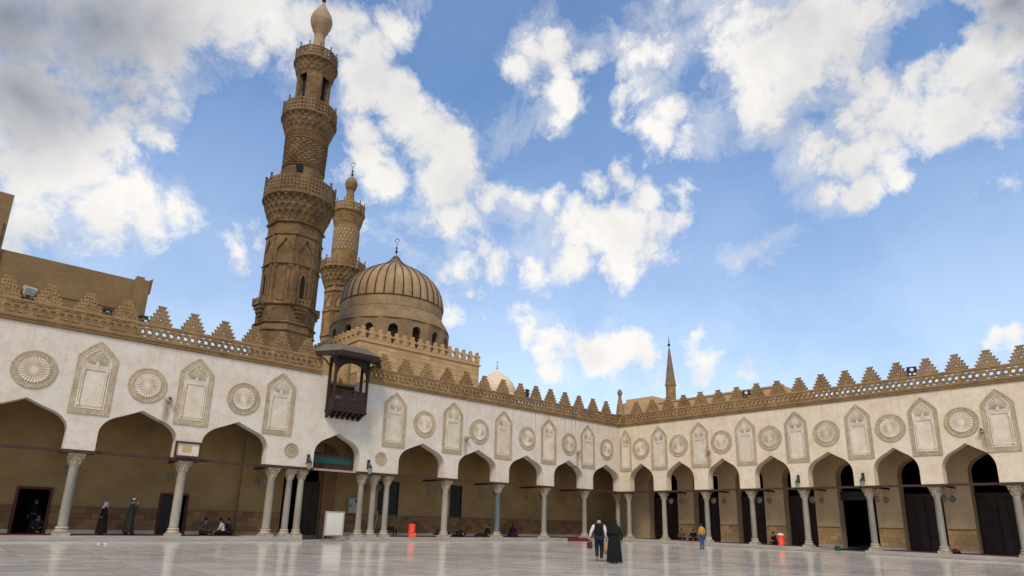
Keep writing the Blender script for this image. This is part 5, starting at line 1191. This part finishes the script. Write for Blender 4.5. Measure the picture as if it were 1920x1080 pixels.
drape('headscarf', [(1.62,.02,.02,0,-.005),(1.605,.075,.085,0,-.005),(1.55,.105,.115,0,-.005),(1.45,.105,.11,0,-.01),(1.36,.15,.125,0,-.01),(1.22,.235,.165,0,-.015),(1.08,.255,.18,0,-.02)], cloth('black_gauze', (.007,.007,.008)), p2, 7, .02)
# boy by the right arcade
J = stand(.92, anl=(-.10,.0,.09), wrl=(-.21,.12,.90), pal=(-.19,.15,.84), wrr=(.21,.10,.92), par=(.19,.13,.86), hed=(0,.05,1.625), jaw=(0,.07,1.56), top=(0,.045,1.69), nos=(0,.145,1.58))
person(J, (-7.6,-12.67,floor_z(-12.67)), AW+R(25), 'boy in mustard sweatshirt and blue jeans standing by the second column of the right arcade', C_YEL, C_JEAN, shoes=C_BLK, hair=C_HAIR)
# two people walking in the left arcade
J = stand(.93, wrl=(-.20,.10,.92), pal=(-.15,.13,.88), wrr=(.20,.10,.92), par=(.15,.13,.88))
p = person(J, (-38.65,1.7,LZ+.016), R(90), 'woman in white headscarf and long dark dress walking left in the left arcade', C_MAR, None, shoes=C_BLK)
drape('skirt', [(1.02,.15,.12,0,0),(.85,.19,.16,0,0),(.5,.21,.20,0,0),(.06,.25,.25,0,0)], C_MAR, p, 8, .02)
drape('coat', [(1.33,.09,.08,0,0),(1.28,.17,.12,0,0),(1.0,.185,.155,0,0),(.68,.215,.19,0,0)], C_BLK, p, 6, .015)
drape('headscarf', [(1.60,.02,.02,0,0),(1.585,.075,.08,0,-.005),(1.53,.10,.105,0,-.008),(1.44,.10,.10,0,-.01),(1.37,.13,.115,0,.0),(1.28,.16,.135,0,.02)], C_SCARF, p, 6, .014)
J = stand(1.06, elr=(.24,.16,1.20), wrr=(.14,.24,1.42), par=(.10,.20,1.50), wrl=(-.24,-.02,.90), anl=(-.09,-.12,.10), tol=(-.1,.02,.035), hel=(-.09,-.17,.05), anr=(.09,.12,.09), tor=(.1,.26,.035), her=(.09,.07,.04))
p = person(J, (-37.45,1.7,LZ+.016), R(-90), 'man in long grey-green robe and white skullcap raising a hand to his face, left arcade', C_GREY, None, shoes=C_BLK, hair=C_HAIR)
drape('robe', [(1.50,.10,.08,0,0),(1.44,.19,.13,0,0),(1.2,.20,.16,0,0),(.95,.21,.18,0,0),(.5,.22,.22,0,0),(.12,.235,.26,0,0)], C_GREY, p, 7, .018)
MB().lathe([(.108,1.73),(.110,1.78),(.095,1.82),(.05,1.845),(.01,1.85)], 20, (0,.0)).build('skullcap', C_WHITE, p)
# seated figures
def seated(lean=0., **over):
    d = dict(pel=(0,0,.13), bel=(0,.02+lean*.2,.27), che=(0,.02+lean*.5,.47), nkb=(0,.03+lean*.8,.63), nck=(0,.05+lean,.69), jaw=(0,.10+lean*1.05,.75), hed=(0,.085+lean*1.1,.82), top=(0,.07+lean*1.1,.885), nos=(0,.185+lean*1.05,.78),
             shl=(-.17,.02+lean*.75,.58), shr=(.17,.02+lean*.75,.58), ell=(-.26,.10+lean*.5,.36), elr=(.26,.10+lean*.5,.36), wrl=(-.17,.30,.27), wrr=(.17,.30,.27), pal=(-.12,.35,.24), par=(.12,.35,.24),
             hil=(-.10,.02,.12), hir=(.10,.02,.12), knl=(-.36,.30,.14), knr=(.36,.30,.14), anl=(.05,.38,.07), anr=(-.05,.46,.07), tol=(.16,.42,.05), tor=(-.16,.50,.05), hel=(.0,.36,.05), her=(.0,.44,.05))
    d.update(over); return stand(1., **d)
seats = [
 ((-33.62,2.3,LZ+.016), R(195), 'man in dark clothes sitting cross-legged on the carpet by the left arcade wall', C_CHECK, C_GREY, .05, C_HAIR),
 ((-32.68,1.9,LZ+.016), R(60), 'man in white shirt sitting on the carpet with his back to the courtyard', C_WHITE, C_BLK, .14, C_HAIR),
 ((-32.15,2.5,LZ+.016), R(100), 'man in dark green sitting behind the one in the white shirt', C_GREY, C_BROWN, .05, C_HAIR),
 ((-10.6,2.3,LZ+.016), R(150), 'woman wrapped in dark red sitting against the wall behind the blue-grey column arch', C_MAR, C_MAR, .10, None),
 ((2.2,-4.55,rz(4.55)+.02), R(120), 'man in grey check shirt sitting in the second arch of the right arcade', C_CHECK, C_BLK, .05, C_HAIR),
 ((2.2,-5.68,rz(5.68)+.02), R(110), 'man in dark jacket and white shirt sitting beside the man in grey check', C_BLK, C_BLK, .05, C_HAIR),
 ((1.9,-12.85,rz(12.8)+.02), R(60), 'person in black sitting on the carpet beside the right orange cooler', C_BLK, C_BLK, .12, C_HAIR),
 ((-41.05,3.9,LZ+.02), R(170), 'person in dark grey sitting inside the dark left doorway', C_GREY, C_BLK, .05, C_HAIR),
]
for loc, rzz, lab, up_, lo, ln_, hr in seats:
    p = person(seated(ln_), loc, rzz, lab, up_, lo, hair=hr, shoes=None)
    if hr is None:
        drape('robe', [(.60,.10,.09,0,.05),(.55,.22,.16,0,.05),(.30,.30,.28,0,.10),(.02,.44,.42,0,.18)], up_, p, 7, .03)
        drape('headscarf', [(1.0,.02,.02,0,.19),(.98,.08,.085,0,.19),(.92,.105,.11,0,.18),(.80,.11,.11,0,.16),(.66,.17,.14,0,.12),(.50,.22,.18,0,.10)], up_, p, 6, .015)
J = stand(1.0)
person(J, (-41.2,4.6,.12), R(165), 'man in black standing inside the dark left doorway', C_BLK, C_NAVY, shoes=C_BLK, hair=C_HAIR)
# people lying on the carpet
J = stand(1.0, wrl=(-.10,.20,1.15), pal=(-.04,.22,1.12), wrr=(.10,.20,1.10), par=(.05,.22,1.06), knl=(-.10,.22,.55), anl=(-.10,-.02,.20), knr=(.10,.16,.52), anr=(.10,.0,.10))
p = person(J, (-18.4,2.05,LZ+.30), 0, 'man in black lying on his side on the carpet behind the left orange cooler', C_BLK, C_NAVY, shoes=C_BLK, hair=C_HAIR, rot=(R(90),R(88),R(8)))
J = stand(1.0, bel=(0,.02,1.06), che=(0,-.10,1.24), nkb=(0,-.22,1.36), nck=(0,-.26,1.41), jaw=(0,-.25,1.48), hed=(0,-.29,1.54), top=(0,-.32,1.60), nos=(0,-.17,1.50), shl=(-.17,-.2,1.32), shr=(.17,-.2,1.32), ell=(-.24,-.22,1.06), elr=(.24,-.22,1.06), wrl=(-.2,-.02,.92), wrr=(.2,-.02,.92), pal=(-.16,.02,.88), par=(.16,.02,.88))
p = person(stand(1.0, knl=(-.1,.25,.62), anl=(-.1,.05,.30)), (-16.55,2.2,LZ+.22), 0, 'person in dark clothes lying on the carpet behind the first column right of the portal', C_BLK, C_BLK, shoes=C_BLK, hair=C_HAIR, rot=(R(90),R(90),R(-4)))
J = seated(-.30, pel=(0,0,.12), knl=(-.12,.45,.14), knr=(.12,.42,.20), anl=(-.12,.85,.08), anr=(.12,.80,.08), tol=(-.12,.92,.16), tor=(.12,.87,.16), hel=(-.12,.88,.04), her=(.12,.83,.04), wrl=(-.2,-.25,.10), wrr=(.2,-.25,.10), pal=(-.2,-.3,.06), par=(.2,-.3,.06), ell=(-.24,-.22,.30), elr=(.24,-.22,.30))
person(J, (-13.55,2.1,LZ+.016), R(80), 'person in dark clothes sitting with legs stretched out left of the blue-grey column', C_BLK, C_NAVY, shoes=C_BLK, hair=C_HAIR)
